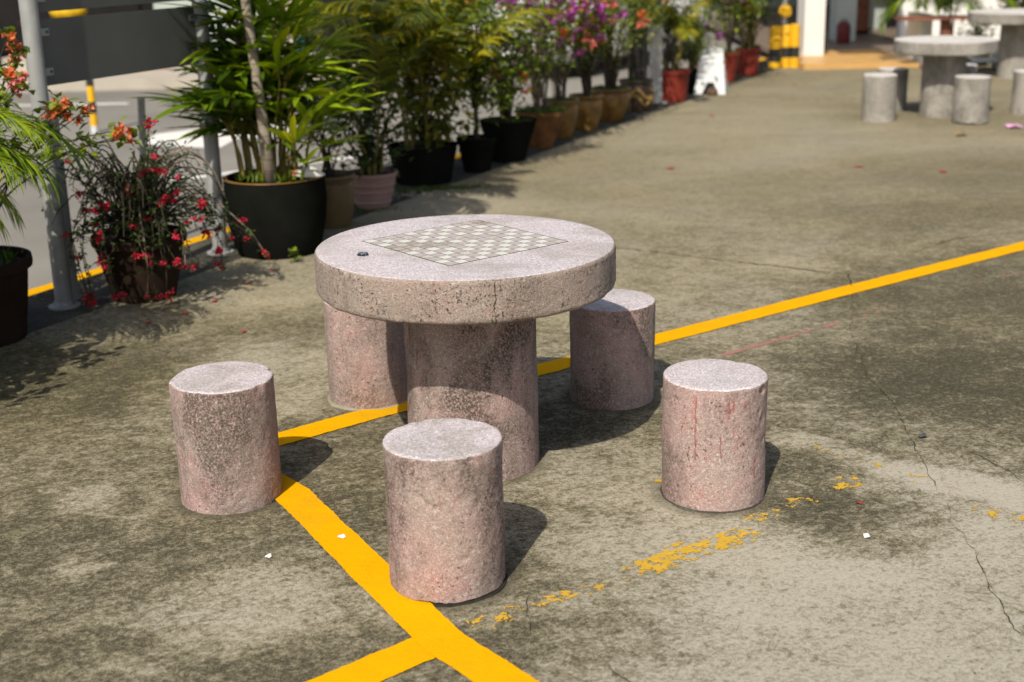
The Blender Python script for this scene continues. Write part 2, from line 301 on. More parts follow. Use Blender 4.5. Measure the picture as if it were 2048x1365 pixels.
# ------------------------------------------------------------------ mesh helpers
class MB:
    def __init__(s): s.v = []; s.f = []; s.m = []
    def add(s, vs, fs, mi=0):
        o = len(s.v); s.v += [tuple(v) for v in vs]; s.f += [tuple(i + o for i in f) for f in fs]; s.m += [mi] * len(fs); return s
    def box(s, x0, x1, y0, y1, z0, z1, mi=0):
        return s.add([(x, y, z) for z in (z0, z1) for y in (y0, y1) for x in (x0, x1)],
                     [(0, 2, 3, 1), (4, 5, 7, 6), (0, 1, 5, 4), (2, 6, 7, 3), (0, 4, 6, 2), (1, 3, 7, 5)], mi)
    def tube(s, pts, rad, seg=6, mi=0, cap=True):
        pts = [Vector(p) for p in pts]; n = len(pts); vs = []; fs = []
        if not hasattr(rad, '__len__'): rad = [rad] * n
        ref = Vector((0.31, 0.17, 0.93))
        for i, p in enumerate(pts):
            d = (pts[min(i + 1, n - 1)] - pts[max(i - 1, 0)]).normalized()
            a = d.cross(ref if abs(d.dot(ref)) < .95 else Vector((1, 0, 0))).normalized(); b = d.cross(a)
            for k in range(seg):
                t = 2 * math.pi * k / seg; vs.append(p + (a * math.cos(t) + b * math.sin(t)) * rad[i])
        for i in range(n - 1):
            for k in range(seg):
                k2 = (k + 1) % seg; fs.append((i * seg + k, i * seg + k2, (i + 1) * seg + k2, (i + 1) * seg + k))
        if cap: fs.append(tuple(range(seg))[::-1]); fs.append(tuple((n - 1) * seg + k for k in range(seg)))
        return s.add(vs, fs, mi)
    def lathe(s, prof, seg=40, mi=0, disp=None, mf=None):
        vs = []; fs = []; ms = []
        for (r, z) in prof:
            for k in range(seg):
                t = 2 * math.pi * k / seg; p = Vector((r * math.cos(t), r * math.sin(t), z)); vs.append(disp(p, r, z, t) if disp else p)
        for i in range(len(prof) - 1):
            for k in range(seg):
                k2 = (k + 1) % seg; fs.append((i * seg + k, i * seg + k2, (i + 1) * seg + k2, (i + 1) * seg + k)); ms.append(mf(i) if mf else mi)
        if prof[0][0] > 1e-6: fs.append(tuple(range(seg))[::-1]); ms.append(mf(0) if mf else mi)
        if prof[-1][0] > 1e-6: fs.append(tuple((len(prof) - 1) * seg + k for k in range(seg))); ms.append(mf(len(prof) - 2) if mf else mi)
        o = len(s.v); s.v += [tuple(v) for v in vs]; s.f += [tuple(i + o for i in f) for f in fs]; s.m += ms; return s
    def blade(s, base, d, nrm, L, W, droop=.3, seg=3, fold=.25, mi=0, shape='lance', twist=0):
        """one leaf: a folded strip from base along d, drooping"""
        base = Vector(base); d = Vector(d).normalized(); nrm = Vector(nrm); side = d.cross(nrm)
        if side.length < 1e-4: side = d.cross(Vector((1, .2, .1)))
        side.normalize(); nn = side.cross(d).normalized()
        vs = []; fs = []
        for i in range(seg + 1):
            t = i / seg
            c = base + d * (L * t) - Vector((0, 0, 1)) * (droop * L * t * t)
            if shape == 'lance': wv = W * max(.06, math.sin(math.pi * (0.10 + .90 * t)) ** .7) if t < 1 else 0.001
            else: wv = W * max(.05, math.sin(math.pi * min(1, .06 + t * .94) ** .8)) if t < 1 else .001
            vs += [c - side * wv * .5 + nn * wv * fold, c, c + side * wv * .5 + nn * wv * fold]
        for i in range(seg):
            a = i * 3; fs += [(a, a + 1, a + 4, a + 3), (a + 1, a + 2, a + 5, a + 4)]
        return s.add(vs, fs, mi)
    def build(s, name, mats, parent=None, smooth=False, kind=None, loc=None):
        me = bpy.data.meshes.new(name); me.from_pydata(s.v, [], s.f)
        if not isinstance(mats, (list, tuple)): mats = [mats]
        for mt in mats: me.materials.append(M[mt] if isinstance(mt, str) else mt)
        if len(mats) > 1: me.polygons.foreach_set('material_index', s.m)
        if smooth: me.polygons.foreach_set('use_smooth', [True] * len(me.polygons))
        me.update(); return link(name, me, parent, kind, loc)
def link(name, me, parent=None, kind=None, loc=None):
    o = bpy.data.objects.new(name, me); COL.objects.link(o)
    if parent: o.parent = parent
    if kind: o['kind'] = kind
    if loc: o.location = loc
    return o
def tag(o, label, cat, group=None):
    o['label'] = label; o['category'] = cat
    if group: o['group'] = group
    return o
def thing(name, label, cat, loc, group=None, rz=0):
    o = bpy.data.objects.new(name, None); COL.objects.link(o); o.location = loc; o.rotation_euler.z = rz; o.empty_display_size = .1
    return tag(o, label, cat, group)
def nz(p, f, k=0): return mn.noise(Vector((p[0] * f + k * 7.13, p[1] * f - k * 3.7, p[2] * f + k * 1.9)))
def shade_auto(o, ang=35):
    for p in o.data.polygons: p.use_smooth = True
    o.data.set_sharp_from_angle(angle=R(ang))

# ------------------------------------------------------------------ ground, kerb and road
EX, EY, ES = -2.10, 5.95, 0.50                 # edge of the concrete yard: x = EX + ES * (y - EY)
def edge(y, off=0.0): return EX + ES * (y - EY) - off * math.hypot(1, ES)
g = MB(); g.add([(edge(-12), -12, 0), (45, -12, 0), (45, 60, 0), (edge(60), 60, 0)], [(0, 1, 2, 3)])
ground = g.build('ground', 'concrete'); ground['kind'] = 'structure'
KW = 0.52
k = MB()
ys = [-12 + i * 1.5 for i in range(49)]
for a, b in zip(ys[:-1], ys[1:]):
    k.add([(edge(a) + .01, a, -.006), (edge(a, KW), a, -.006), (edge(b, KW), b, -.006), (edge(b) + .01, b, -.006)], [(3, 2, 1, 0)])
    k.add([(edge(a, KW), a, -.006), (edge(a, KW + .012), a, -.16), (edge(b, KW + .012), b, -.16), (edge(b, KW), b, -.006)], [(3, 2, 1, 0)])
kerb = k.build('kerb', 'kerb'); kerb['kind'] = 'structure'
RZ = -.10
rd = MB().add([(-150, -120, RZ), (150, -120, RZ), (150, 180, RZ), (-150, 180, RZ)], [(0, 1, 2, 3)]).build('road', 'asphalt'); rd['kind'] = 'structure'

def strip(name, pts, wd, z, mat, parent=None, jit=.0030, step=.012, taper=0):
    """painted line: a thin sheet with a slightly uneven edge"""
    mb = MB(); P = [Vector((*p, 0)) for p in pts]; L = []; 
    for a, b in zip(P[:-1], P[1:]):
        nst = max(1, int((b - a).length / step)); L += [(a.lerp(b, i / nst), (b - a).normalized()) for i in range(nst)]
    L.append((P[-1], (P[-1] - P[-2]).normalized()))
    vs = []; 
    for c, d in L:
        s = Vector((-d.y, d.x, 0)); j1 = nz(c, 60) * jit + nz(c, 9, 2) * jit * 1.3; j2 = nz(c, 60, 5) * jit + nz(c, 9, 8) * jit * 1.3
        vs += [c + s * (wd / 2 + j1) + Vector((0, 0, z)), c - s * (wd / 2 + j2) + Vector((0, 0, z))]
    mb.add(vs, [(2 * i + 1, 2 * i + 3, 2 * i + 2, 2 * i) for i in range(len(L) - 1)])
    return mb.build(name, mat, parent)
# yellow lines in the yard
ln = strip('painted_line', [(6.6, 9.92), (2.767, 7.094), (1.627, 6.263), (.611, 5.506), (-.524, 4.652), (-.90, 4.345)], .118, .004, 'yellow')
tag(ln, 'long bright yellow line running from the left stool past the table to the right', 'road marking', 'bright yellow lines on the yard')
ln = strip('painted_line', [(-.93, 4.21), (-.702, 3.925), (-.491, 3.537), (-.182, 2.975), (.30, 2.36)], .118, .0055, 'yellow')
tag(ln, 'bright yellow line running between the left stool and the front stool', 'road marking', 'bright yellow lines on the yard')
ln = strip('painted_line', [(-.19, 2.99), (-.41, 2.806), (-1.2, 2.16)], .118, .004, 'yellow')
tag(ln, 'short bright yellow branch line leaving the bottom of the picture', 'road marking', 'bright yellow lines on the yard')
# double yellow line and arrow on the road
def roadline(off, w_): return strip('yellow_road_line', [(edge(y, off), y) for y in (-4, 6, 14, 30)], w_, RZ + .004, 'yellow', None, .004, .2)
tag(roadline(.66, .10), 'yellow road line nearest the potted plants', 'road marking', 'double yellow line along the kerb')
tag(roadline(.84, .10), 'yellow road line second from the potted plants', 'road marking', 'double yellow line along the kerb')
ar = MB(); z = RZ + .004
ar.add([(-3.35, 12.3, z), (-2.55, 11.9, z), (-2.5, 12.5, z), (-2.0, 12.6, z), (-2.0, 13.3, z), (-2.9, 13.35, z), (-3.35, 12.95, z)], [(0, 1, 2, 3, 4, 5, 6)])
tag(ar.build('road_arrow', 'white_line'), 'white arrow painted on the asphalt behind the steel posts', 'road marking')
wl = strip('white_road_line', [(-2.62, 10.3), (-1.3, 11.25), (.8, 13.0)], .12, z, 'white_line', None, .004, .2)
tag(wl, 'thin white road line behind the big black pot', 'road marking', 'white lines on the road')
wl = strip('white_road_line', [(-12, 15.6), (-5.6, 15.55), (-4.3, 15.5)], .14, z, 'white_line', None, .004, .2)
tag(wl, 'white road line along the far pavement below the sign panels', 'road marking', 'white lines on the road')

# flaking remains of older paint: real thin flakes
def flakes(name, mat, blobs, cell=.0034, f1=25, thr=.08, z=.002, label=None, cat=None):
    mb = MB(); seen = set()
    for (x, y, rx, ry, rot, s) in blobs:
        c_, s_ = math.cos(rot), math.sin(rot); n0 = int(max(rx, ry) / cell) + 1; kx0, ky0 = round(x / cell), round(y / cell)
        for i in range(-n0, n0 + 1):
            for j in range(-n0, n0 + 1):
                key = (kx0 + i, ky0 + j); a, b = key[0] * cell, key[1] * cell
                e = (((a - x) * c_ + (b - y) * s_) / rx) ** 2 + ((-(a - x) * s_ + (b - y) * c_) / ry) ** 2
                if e > 1 or key in seen: continue
                u_, v_ = a * .78 + b * .62, -a * .62 + b * .78
                q = (u_, v_ * 1.3, 0); v = nz(q, f1, 1) + .6 * nz(q, f1 * 2.7, 2) + .5 * nz(q, f1 * 6.5, 3) + .5 * nz(q, f1 * .3, 4)
                if v > thr + .75 * e - s:
                    seen.add(key); h = cell * .53
                    mb.add([(a - h, b - h, z), (a + h, b - h * .8, z), (a + h * .9, b + h, z), (a - h * .8, b + h, z)], [(0, 1, 2, 3)])
    o = mb.build(name, mat, kind='stuff')
    if label: tag(o, label, cat)
    return o
D = R(38)
o = flakes('faded_paint_line', 'yellow_old', [(-.05, 3.10, .14, .06, D, .05), (.10, 3.19, .10, .055, D, -.02), (.23, 3.26, .10, .045, D, -.08), (.42, 3.42, .17, .062, D, .22), (.60, 3.53, .13, .066, D, .26),
     (.74, 3.70, .11, .045, D, .16), (.87, 3.79, .10, .04, D, .12), (1.04, 3.92, .07, .05, D, .18), (.455, 3.965, .025, .02, 0, .2)], label='worn away yellow paint flakes between the front stool and right stool', cat='road marking')
o = flakes('faded_paint_line', 'yellow_old', [(.98, 4.27, .16, .05, R(-42), -.30), (1.12, 4.12, .14, .05, R(-42), -.28), (1.30, 3.92, .12, .045, R(-42), -.2), (1.43, 3.66, .14, .05, R(-42), -.22), (1.5, 3.62, .05, .04, 0, .0)],
     label='sparse yellow paint flakes on the pale scraped strip right of the right stool', cat='road marking')
mbp = flakes('faded_paint_line', 'pinkpaint', [(.90 + .125 * i, 5.30 + .094 * i, .10, .015, R(37), 1.0 - .16 * i) for i in range(8)] + [(2.3, 6.36, .12, .014, R(37), .05), (2.5, 6.5, .12, .014, R(37), .1)], cell=.006,
     label='thin faded pink line behind the right stool', cat='road marking')

def crack(pts, w_=.004, parent=ground, z=.0025, name='crack', amp=.014):
    mb = MB(); L = []
    for (a, b) in zip(pts[:-1], pts[1:]):
        nst = max(2, int(math.dist(a, b) / .018))
        for i in range(nst):
            t = i / nst; L.append((a[0] + (b[0] - a[0]) * t, a[1] + (b[1] - a[1]) * t))
    L.append(pts[-1]); P = []
    for (x, y) in L:
        q = (x, y, 0); P.append(Vector((x + amp * (nz(q, 13) + .6 * nz(q, 34, 3)), y + amp * (nz(q, 13, 9) + .6 * nz(q, 34, 6)), z)))
    vs = []
    for i, p in enumerate(P):
        d = (P[min(i + 1, len(P) - 1)] - P[max(0, i - 1)]).normalized(); s = Vector((-d.y, d.x, 0))
        ww = w_ * max(.12, .55 + .9 * nz(p, 21, 4)) * min(1, .2 + min(i, len(P) - 1 - i) / 5); vs += [p + s * ww / 2, p - s * ww / 2]
    mb.add(vs, [(2 * i + 1, 2 * i + 3, 2 * i + 2, 2 * i) for i in range(len(P) - 1)])
    return mb.build(name, 'crack', parent)
crack([(1.69, 6.60), (1.65, 6.31)], .009, z=.006)
crack([(1.63, 6.24), (1.558, 5.914), (1.463, 5.599), (1.373, 4.923), (1.39, 4.634), (1.348, 4.33), (1.327, 4.059), (1.30, 3.817)], .0040)
crack([(1.30, 3.75), (1.269, 3.599), (1.272, 3.433), (1.242, 3.167), (1.228, 2.983), (1.3, 2.7)], .0028)
crack([(1.42, 4.20), (1.505, 4.158), (1.549, 4.046), (1.60, 3.88), (1.75, 3.7)], .0042)
crack([(.029, 3.24), (.031, 3.114), (.029, 2.99)], .0038); crack([(.03, 3.06), (.11, 3.09)], .0028)
crack([(.20, 2.87), (.256, 2.767), (.3, 2.6)], .004)
crack([(2.1, 6.95), (2.45, 7.3), (3.2, 7.55)], .008)
# construction joints of the yard slabs (shallow open joints)
crack([(edge(7.2) + .3, 7.75), (.35, 7.42), (1.68, 6.56)], .012, amp=.02)

# ------------------------------------------------------------------ stone table and stools
TX, TY = -.133, 4.19
def slab_prof(Rr, z0, z1, er=.010, br=.022, rings=26):
    p = [(1e-7, z0), (Rr * .55, z0), (Rr - br, z0)]
    for i in range(1, 5): a = i / 5 * math.pi / 2; p.append((Rr - br + br * math.sin(a), z0 + br * .8 * (1 - math.cos(a))))
    for i in range(rings + 1): p.append((Rr, z0 + br * .8 + (z1 - er - z0 - br * .8) * i / rings))
    nside = len(p) - 1
    for i in range(1, 4): a = i / 3 * math.pi / 2; p.append((Rr - er * (1 - math.cos(a)), z1 - er + er * math.sin(a)))
    ntop = len(p) - 2
    p += [(Rr * .93, z1 + .0), (Rr * .8, z1), (Rr * .5, z1), (1e-7, z1)]
    return p, nside, ntop
def stone_slab(name, parent, Rr, z0, z1, mats, seg=320, amp=.0026, kx=0, off=(0, 0)):
    prof, ns, ntp = slab_prof(Rr, z0, z1)
    def disp(p, r, z, t):
        if r < Rr - .03 and z > z1 - .001: return p
        q = Vector((math.cos(t), math.sin(t), z * 2)); n_ = nz(p, 4, kx) * .0028 + nz(p, 70, kx + 1) * amp * .30 + nz(p, 170, kx + 2) * amp * .42
        pit = nz(p, 85, kx + 5); n_ -= max(0, pit - .45) * .010
        if z > z1 - .012: n_ *= .55
        if z < z0 + .02: n_ += nz(p, 18, kx + 3) * .003
        k_ = 1 + n_ / max(r, .05); return Vector((p.x * k_, p.y * k_, p.z + (nz(p, 30, kx + 7) * .0022 if z < z0 + .02 else 0)))
    mb = MB().lathe(prof, seg, disp=disp, mf=lambda i: 1 if i >= ntp else 0)
    o = mb.build(name, mats, parent, loc=(off[0], off[1], 0)); shade_auto(o, 50); return o
def column(name, parent, r0, r1, h, mats, seg=128, rings=44, kx=0, chip=.0024, top_mat=True, jag=0.0, er=.008, z0=0.0, lumps=.0025, base_flare=0.0, dents=()):
    prof = [(1e-7, z0), (r0 * .9, z0)]
    for i in range(rings + 1):
        t = i / rings; z = z0 + (h - er - z0) * t; r = r0 + (r1 - r0) * t + base_flare * math.exp(-z / .02); prof.append((r, z))
    n_side = len(prof)
    if top_mat:
        for i in range(1, 4): a = i / 3 * math.pi / 2; prof.append((r1 - er * (1 - math.cos(a)), h - er + er * math.sin(a)))
        prof += [(r1 * .9, h), (r1 * .6, h), (1e-7, h)]
    def disp(p, r, z, t):
        if r < r1 * .8 and z > h * .9: return p
        d = nz(p, 6, kx) * lumps * 1.4 + nz(p, 45, kx + 1) * .0013 + nz(p, 100, kx + 2) * .0009
        if z > h - .03:
            c = nz((math.cos(t) * .16, math.sin(t) * .16, 0), 24, kx + 4); ch = max(0, c - .22) * chip * 9 * (z - h + .03) / .03; d -= ch
        for (da, dz_, dr, dd) in dents:
            e = math.hypot((((t - R(da) + math.pi) % (2 * math.pi)) - math.pi) * r, (z - dz_) * 1.0) / dr + .5 * nz(p, 70, 31)
            if e < 1: d -= dd * (1 - e) ** .6
        zz = p.z
        if jag and z < z0 + .05 and r > r0 * .85:
            q = (math.cos(t) * .16, math.sin(t) * .16, 0); j = (nz(q, 13, kx + 6) + .5 * nz(q, 50, kx + 7) + .35) * jag; zz += max(0, j) * (1 - (z - z0) / .05)
        k_ = 1 + d / max(r, .05); return Vector((p.x * k_, p.y * k_, zz))
    mb = MB().lathe(prof, seg, disp=disp, mf=lambda i: (1 if i >= n_side else 0) if top_mat else 0)
    o = mb.build(name, mats, parent); shade_auto(o, 50); return o

tb = thing('stone_table', 'round pink stone games table with an inlaid draughts board, in the foreground', 'table', (TX, TY, 0))
HT, TH = .734, .136
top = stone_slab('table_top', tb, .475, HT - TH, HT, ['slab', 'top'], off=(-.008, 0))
column('pedestal', tb, .214, .212, HT - TH + .012, ['side'], kx=3, top_mat=False, rings=56, seg=160)
# board: 12 x 12 tiles let into the top
BS, NB = .468, 12; tl = BS / NB; BA = R(38.8); bc = Vector((-.004, .036, HT))
bb = MB().box(-BS / 2 - .003, BS / 2 + .003, -BS / 2 - .003, BS / 2 + .003, -.004, .0007).build('board_base', 'grout', top, loc=bc); bb.rotation_euler.z = BA
tme = {}
def tile_mesh(mat, k_):
    h = tl / 2 - .0021; mb = MB(); j = lambda: U(-.0006, .0006)
    vs = [(-h + j(), -h + j(), 0), (h + j(), -h + j(), 0), (h + j(), h + j(), 0), (-h + j(), h + j(), 0)]
    mb.add([(x, y, -.003) for x, y, _ in vs] + [(x, y, .0008) for x, y, _ in vs] + [(x * .96, y * .96, .0014) for x, y, _ in vs],
           [(0, 1, 5, 4), (1, 2, 6, 5), (2, 3, 7, 6), (3, 0, 4, 7), (4, 5, 9, 8), (5, 6, 10, 9), (6, 7, 11, 10), (7, 4, 8, 11), (8, 9, 10, 11)])
    me = bpy.data.meshes.new('tile'); me.from_pydata(mb.v, [], mb.f); me.materials.append(M[mat]); return me
for mt in ('tile_white', 'tile_grey', 'tile_worn', 'tile_grime'): tme[mt] = [tile_mesh(mt, k_) for k_ in range(3)]
ca, sa = math.cos(BA), math.sin(BA)
for i in range(NB):
    for j in range(NB):
        a, b = (i - 5.5) * tl, (j - 5.5) * tl; x, y = bc.x + a * ca - b * sa, bc.y + a * sa + b * ca
        white = (i + j) % 2 == 1
        wear = nz((x, y, 0), 9, 2) * .8 + .55 - i * .17 - abs(j - 6.0) * .09 + max(0, nz((x, y, 5), 5, 3)) * .8     # the near left side is the most worn
        if white: mt = 'tile_white' if wear < .12 else ('tile_worn' if wear < .50 else 'tile_grime')
        else: mt = 'tile_grey' if wear < .22 else 'tile_grime'
        if i + j > 20: mt = 'tile_grime'
        if white and U(0, 1) < .08: mt = 'tile_worn'
        o = link('tile', rng.choice(tme[mt]), top, loc=(x, y, HT - .0002)); o.rotation_euler.z = BA + U(-.008, .008) + rng.choice((0, math.pi / 2))
# crack down the slab edge
def vcrack(parent, Rr, a0, z0, z1, w_=.004, amp=.012, name='crack'):
    mb = MB(); vs = []; nst = 40
    for i in range(nst + 1):
        t = i / nst; z = z1 + (z0 - z1) * t; a = a0 + amp * (nz((z, 1, 2), 30) + .5 * nz((z, 4, 2), 90)) / Rr
        ww = w_ * max(.15, .6 + nz((z, 7, 7), 50)) / Rr
        for s in (-.5, .5): vs.append((math.cos(a + s * ww) * (Rr + .0022), math.sin(a + s * ww) * (Rr + .0022), z))
    mb.add(vs, [(2 * i, 2 * i + 1, 2 * i + 3, 2 * i + 2) for i in range(nst)]); return mb.build(name, 'crack', parent)
vcrack(top, .475, R(-78.5), HT - TH + .004, HT - .006, .0036, .009)

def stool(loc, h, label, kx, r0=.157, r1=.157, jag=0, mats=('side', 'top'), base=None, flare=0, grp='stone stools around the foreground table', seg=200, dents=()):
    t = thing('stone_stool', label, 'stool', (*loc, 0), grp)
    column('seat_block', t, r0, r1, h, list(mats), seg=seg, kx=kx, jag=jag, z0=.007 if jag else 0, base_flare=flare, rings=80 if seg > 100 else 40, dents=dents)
    if base: 
        mb = MB().lathe([(1e-7, .0005), (r0 * base[0], .0005), (r0 * base[0] * .99, base[2]), (r0 * .9, base[2] + .002), (1e-7, base[2] + .002)], 96, disp=lambda p, r, z, a: Vector((p.x * (1 + .035 * nz((math.cos(a), math.sin(a), 0), 3, kx) + .015 * nz((math.cos(a), math.sin(a), 0), 11, kx)), p.y * (1 + .035 * nz((math.cos(a), math.sin(a), 0), 3, kx) + .015 * nz((math.cos(a), math.sin(a), 0), 11, kx)), p.z)) if r > .05 else p)
        mb.build('footing', base[1], t)
    return t
stool((-.892, 3.940), .392, 'pink stone stool furthest left, standing where two yellow lines meet', 11, dents=((-105, .388, .010, .006), (-160, .23, .012, .004), (170, .386, .06, .006), (-150, .20, .014, .004)))
stool((-.188, 3.327), .409, 'nearest pink stone stool, with a jagged gap under its base, in front of the table', 23, jag=.008, base=(1.035, 'crack', .0035), dents=((-112, .305, .012, .007), (-108, .292, .011, .007), (-103, .282, .013, .008), (-97, .277, .012, .006), (-60, .40, .015, .006), (-82, .402, .012, .005), (-70, .13, .012, .004), (-62, .15, .010, .004)))
stool_f = bpy.data.objects['stone_stool.001']
stool((.612, 3.874), .387, 'pink stone stool right of the table, with red streaks and a cracked footing', 37, base=(1.03, 'kerb', .004), dents=((-36, .366, .017, .011), (-148, .338, .012, .008), (-70, .382, .03, .005), (-95, .384, .025, .004), (60, .382, .05, .010), (-40, .30, .012, .005), (-32, .27, .02, .004), (-28, .20, .015, .004)))
stool((.371, 4.796), .378, 'pink stone stool behind the table on the right, mostly in the table shadow', 41)
stool((-.539, 4.857), .392, 'pink stone stool half hidden behind the left of the table pedestal', 53)
# mortar splash beside the far left stool
mb = MB().lathe([(1e-7, 0), (.166, 0), (.163, .004), (.156, .007), (1e-7, .007)], 64, disp=lambda p, r, z, a: Vector((p.x * (1 + .06 * nz((math.cos(a), math.sin(a), 0), 2.6, 3) - (.04 if a < 3 else -.02)), p.y * (1 + .06 * nz((math.cos(a), math.sin(a), 0), 2.6, 3)), p.z)) if r > .05 else p)
mo = mb.build('mortar_collar', plain('pale_mortar', (.27, .245, .185), .9, .2, .2, 20, .3), bpy.data.objects['stone_stool.004'])

def drip(parent, Rr, a0, z1, z0, w_, mat='drip', name='paint_drip'):
    mb = MB(); vs = []; nst = 24
    for i in range(nst + 1):
        t = i / nst; z = z1 + (z0 - z1) * t; ww = w_ * max(.0, .45 + 1.1 * nz((z * 3, a0, 2), 22)) / Rr; a = R(a0) + .004 * nz((z, 3, a0), 30) / Rr
        for s_ in (-.5, .5): vs.append((math.cos(a + s_ * ww) * (Rr + .0024), math.sin(a + s_ * ww) * (Rr + .0024), z))
    mb.add(vs, [(2 * i, 2 * i + 1, 2 * i + 3, 2 * i + 2) for i in range(nst)]); return mb.build(name, mat, parent)
M['drip'] = plain('faded_red_paint', (.34, .13, .12), .85, .15, .3, 60)
sr = bpy.data.objects['stone_stool.002']
for a_, z1_, z0_, w_ in ((-119, .37, .17, .007), (-84, .36, .30, .010), (-79, .355, .32, .008), (-92, .25, .18, .006), (-66, .35, .33, .008), (-50, .17, .10, .005)): drip(sr, .158, a_, z1_, z0_, w_)
for a_, z1_, z0_, w_ in ((-152, .53, .44, .009), (-147, .50, .46, .006), (-141, .43, .36, .006), (-158, .55, .52, .007), (-120, .56, .54, .008), (-70, .55, .53, .008)): drip(tb, .214, a_, z1_, z0_, w_)
# bottle cap lying on the table
bx, by = TX - .32, TY - .128
cp = thing('bottle_cap', 'dark crown bottle cap lying on the left of the table top', 'bottle cap', (bx, by, HT))
fl = MB().lathe([(.0165, .0), (.0168, .002), (.0150, .0065), (.0142, .0075), (.0136, .0062), (.0140, .003), (1e-7, .003)], 42, disp=lambda p, r, z, a: p + Vector((math.cos(a), math.sin(a), 0)) * (.0011 * math.cos(21 * a) if z < .003 and r > .014 else 0))
c_ = fl.build('shell', 'cap_metal', cp); ld = MB().lathe([(.0134, .0058), (.0125, .0046), (1e-7, .0044)], 32).build('liner', 'cap_liner', cp)

# far grey table sets
def far_table(loc, Rr, h, rp, label, kx):
    t = thing('stone_table', label, 'table', (*loc, 0)); stone_slab('table_top', t, Rr, h - .115, h, ['grey_side', 'grey_top'], seg=120, amp=.004, kx=kx)
    column('pedestal', t, rp, rp, h - .105, ['grey_side'], kx=kx + 2, top_mat=False, rings=24, seg=80, base_flare=.0); return t
far_table((3.94, 12.32), .45, .68, .19, 'grey stone table in the far yard nearer the camera, with stools around it', 61)
far_table((5.72, 15.35), .56, .72, .20, 'grey stone table at the top right corner before the white wall', 71)
FG = 'grey stone stools around the far table'
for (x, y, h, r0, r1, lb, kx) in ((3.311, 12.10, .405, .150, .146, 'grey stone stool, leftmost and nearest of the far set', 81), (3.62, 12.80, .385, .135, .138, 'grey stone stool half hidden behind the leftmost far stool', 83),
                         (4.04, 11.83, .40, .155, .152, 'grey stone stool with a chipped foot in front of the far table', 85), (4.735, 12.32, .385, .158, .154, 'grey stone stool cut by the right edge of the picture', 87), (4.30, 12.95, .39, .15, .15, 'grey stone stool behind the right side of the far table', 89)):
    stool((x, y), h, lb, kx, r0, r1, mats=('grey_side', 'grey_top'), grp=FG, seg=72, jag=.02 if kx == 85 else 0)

# ------------------------------------------------------------------ pots and plants
def pot(parent, rb, rt_, h, kind, mat, soil=.9, kx=0):
    if kind == 'plain': pr = [(rb, 0), (rb * 1.005, .01), (rb + (rt_ * .97 - rb) * .5, h * .5), (rt_ * .965, h * .86), (rt_ * .97, h * .93), (rt_, h * .97), (rt_, h)]
    elif kind == 'lip': pr = [(rb, 0), (rb * 1.01, .01), (rb + (rt_ * .92 - rb) * .6, h * .45), (rt_ * .92, h * .84), (rt_ * .93, h * .865), (rt_, h * .875), (rt_ * 1.01, h * .93), (rt_, h)]
    elif kind == 'barrel': pr = [(rb, 0), (rb * 1.08, h * .1), (rb + (rt_ - rb) * .85, h * .4), (rt_ * 1.02, h * .7), (rt_ * .99, h * .97), (rt_, h)]
    elif kind == 'jar': pr = [(rb, 0), (rb * 1.02, .012), (rb + (rt_ * .96 - rb) * .62, h * .35), (rt_ * .95, h * .62), (rt_ * .93, h * .80), (rt_ * .88, h * .88), (rt_ * .93, h * .92), (rt_ * 1.01, h * .945), (rt_ * 1.0, h)]
    elif kind == 'ribbed':
        pr = [(rb, 0), (rb * 1.03, .008)]
        for i in range(1, 9):
            t = i / 9; r = rb + (rt_ * .93 - rb) * t ** .8
            if i in (2, 5, 7): pr += [(r - .001, h * .88 * t - .008), (r + .004, h * .88 * t - .004), (r + .004, h * .88 * t + .004), (r - .001, h * .88 * t + .008)]
            else: pr.append((r, h * .88 * t))
        pr += [(rt_ * .93, h * .88), (rt_ * .985, h * .90), (rt_ * 1.01, h * .95), (rt_, h)]
    inner = [(rt_ * .93, h), (rt_ * .90, h * soil - .01)]
    o = MB().lathe(pr + inner + [(1e-7, h * soil - .02)], 56).build('pot', mat, parent); shade_auto(o, 40)
    sb = MB().lathe([(rt_ * .925, h * soil - .012), (rt_ * .8, h * soil), (rt_ * .4, h * soil + .012), (1e-7, h * soil + .016)], 32, disp=lambda p, r, z, a: p + Vector((0, 0, nz(p, 30, kx) * .012 if r > .01 else 0)))
    s_ = sb.build('soil', 'soil', o, True); return o
def rdir(el0=-90, el1=90):
    a = U(0, 2 * math.pi); e = R(U(el0, el1)); return Vector((math.cos(a) * math.cos(e), math.sin(a) * math.cos(e), math.sin(e)))
def grass_tuft(parent, r, z, n_, h=.05, mat='grass', name='grass', ctr=(0, 0)):
    mb = MB()
    for _ in range(n_):
        a = U(0, 6.283); q = r * math.sqrt(U(0, 1)); d = rdir(40, 85); mb.blade((ctr[0] + q * math.cos(a), ctr[1] + q * math.sin(a), z), d, rdir(-20, 20), U(.5, 1.2) * h, h * .12, .25, 2, .1)
    return mb.build(name, mat, parent, kind='stuff')
def curve_pts(p0, p1, sag=0.0, n_=6, wob=.015, k_=0, up0=None):
    """from p0 to p1, leaving along up0"""
    p0, p1 = Vector(p0), Vector(p1); L = (p1 - p0).length
    c = p0 + (Vector(up0) if up0 else Vector((0, 0, 1))) * L * .55; out = []
    for i in range(n_ + 1):
        t = i / n_; q = p0.lerp(c, t).lerp(c.lerp(p1, t), t)
        if 0 < i < n_: q = q + Vector((U(-1, 1), U(-1, 1), U(-1, 1))) * wob
        q.z -= sag * math.sin(math.pi * t); out.append(q)
    return out
def small_leaf(mb, p, L, mi=0):
    d = rdir(-35, 60); mb.blade(p, d, Vector((U(-.5, .5), U(-.5, .5), 1)), L * U(.7, 1.25), L * U(.5, .72), U(0, .35), 2, .18, mi, 'ovate')
FLM = {}
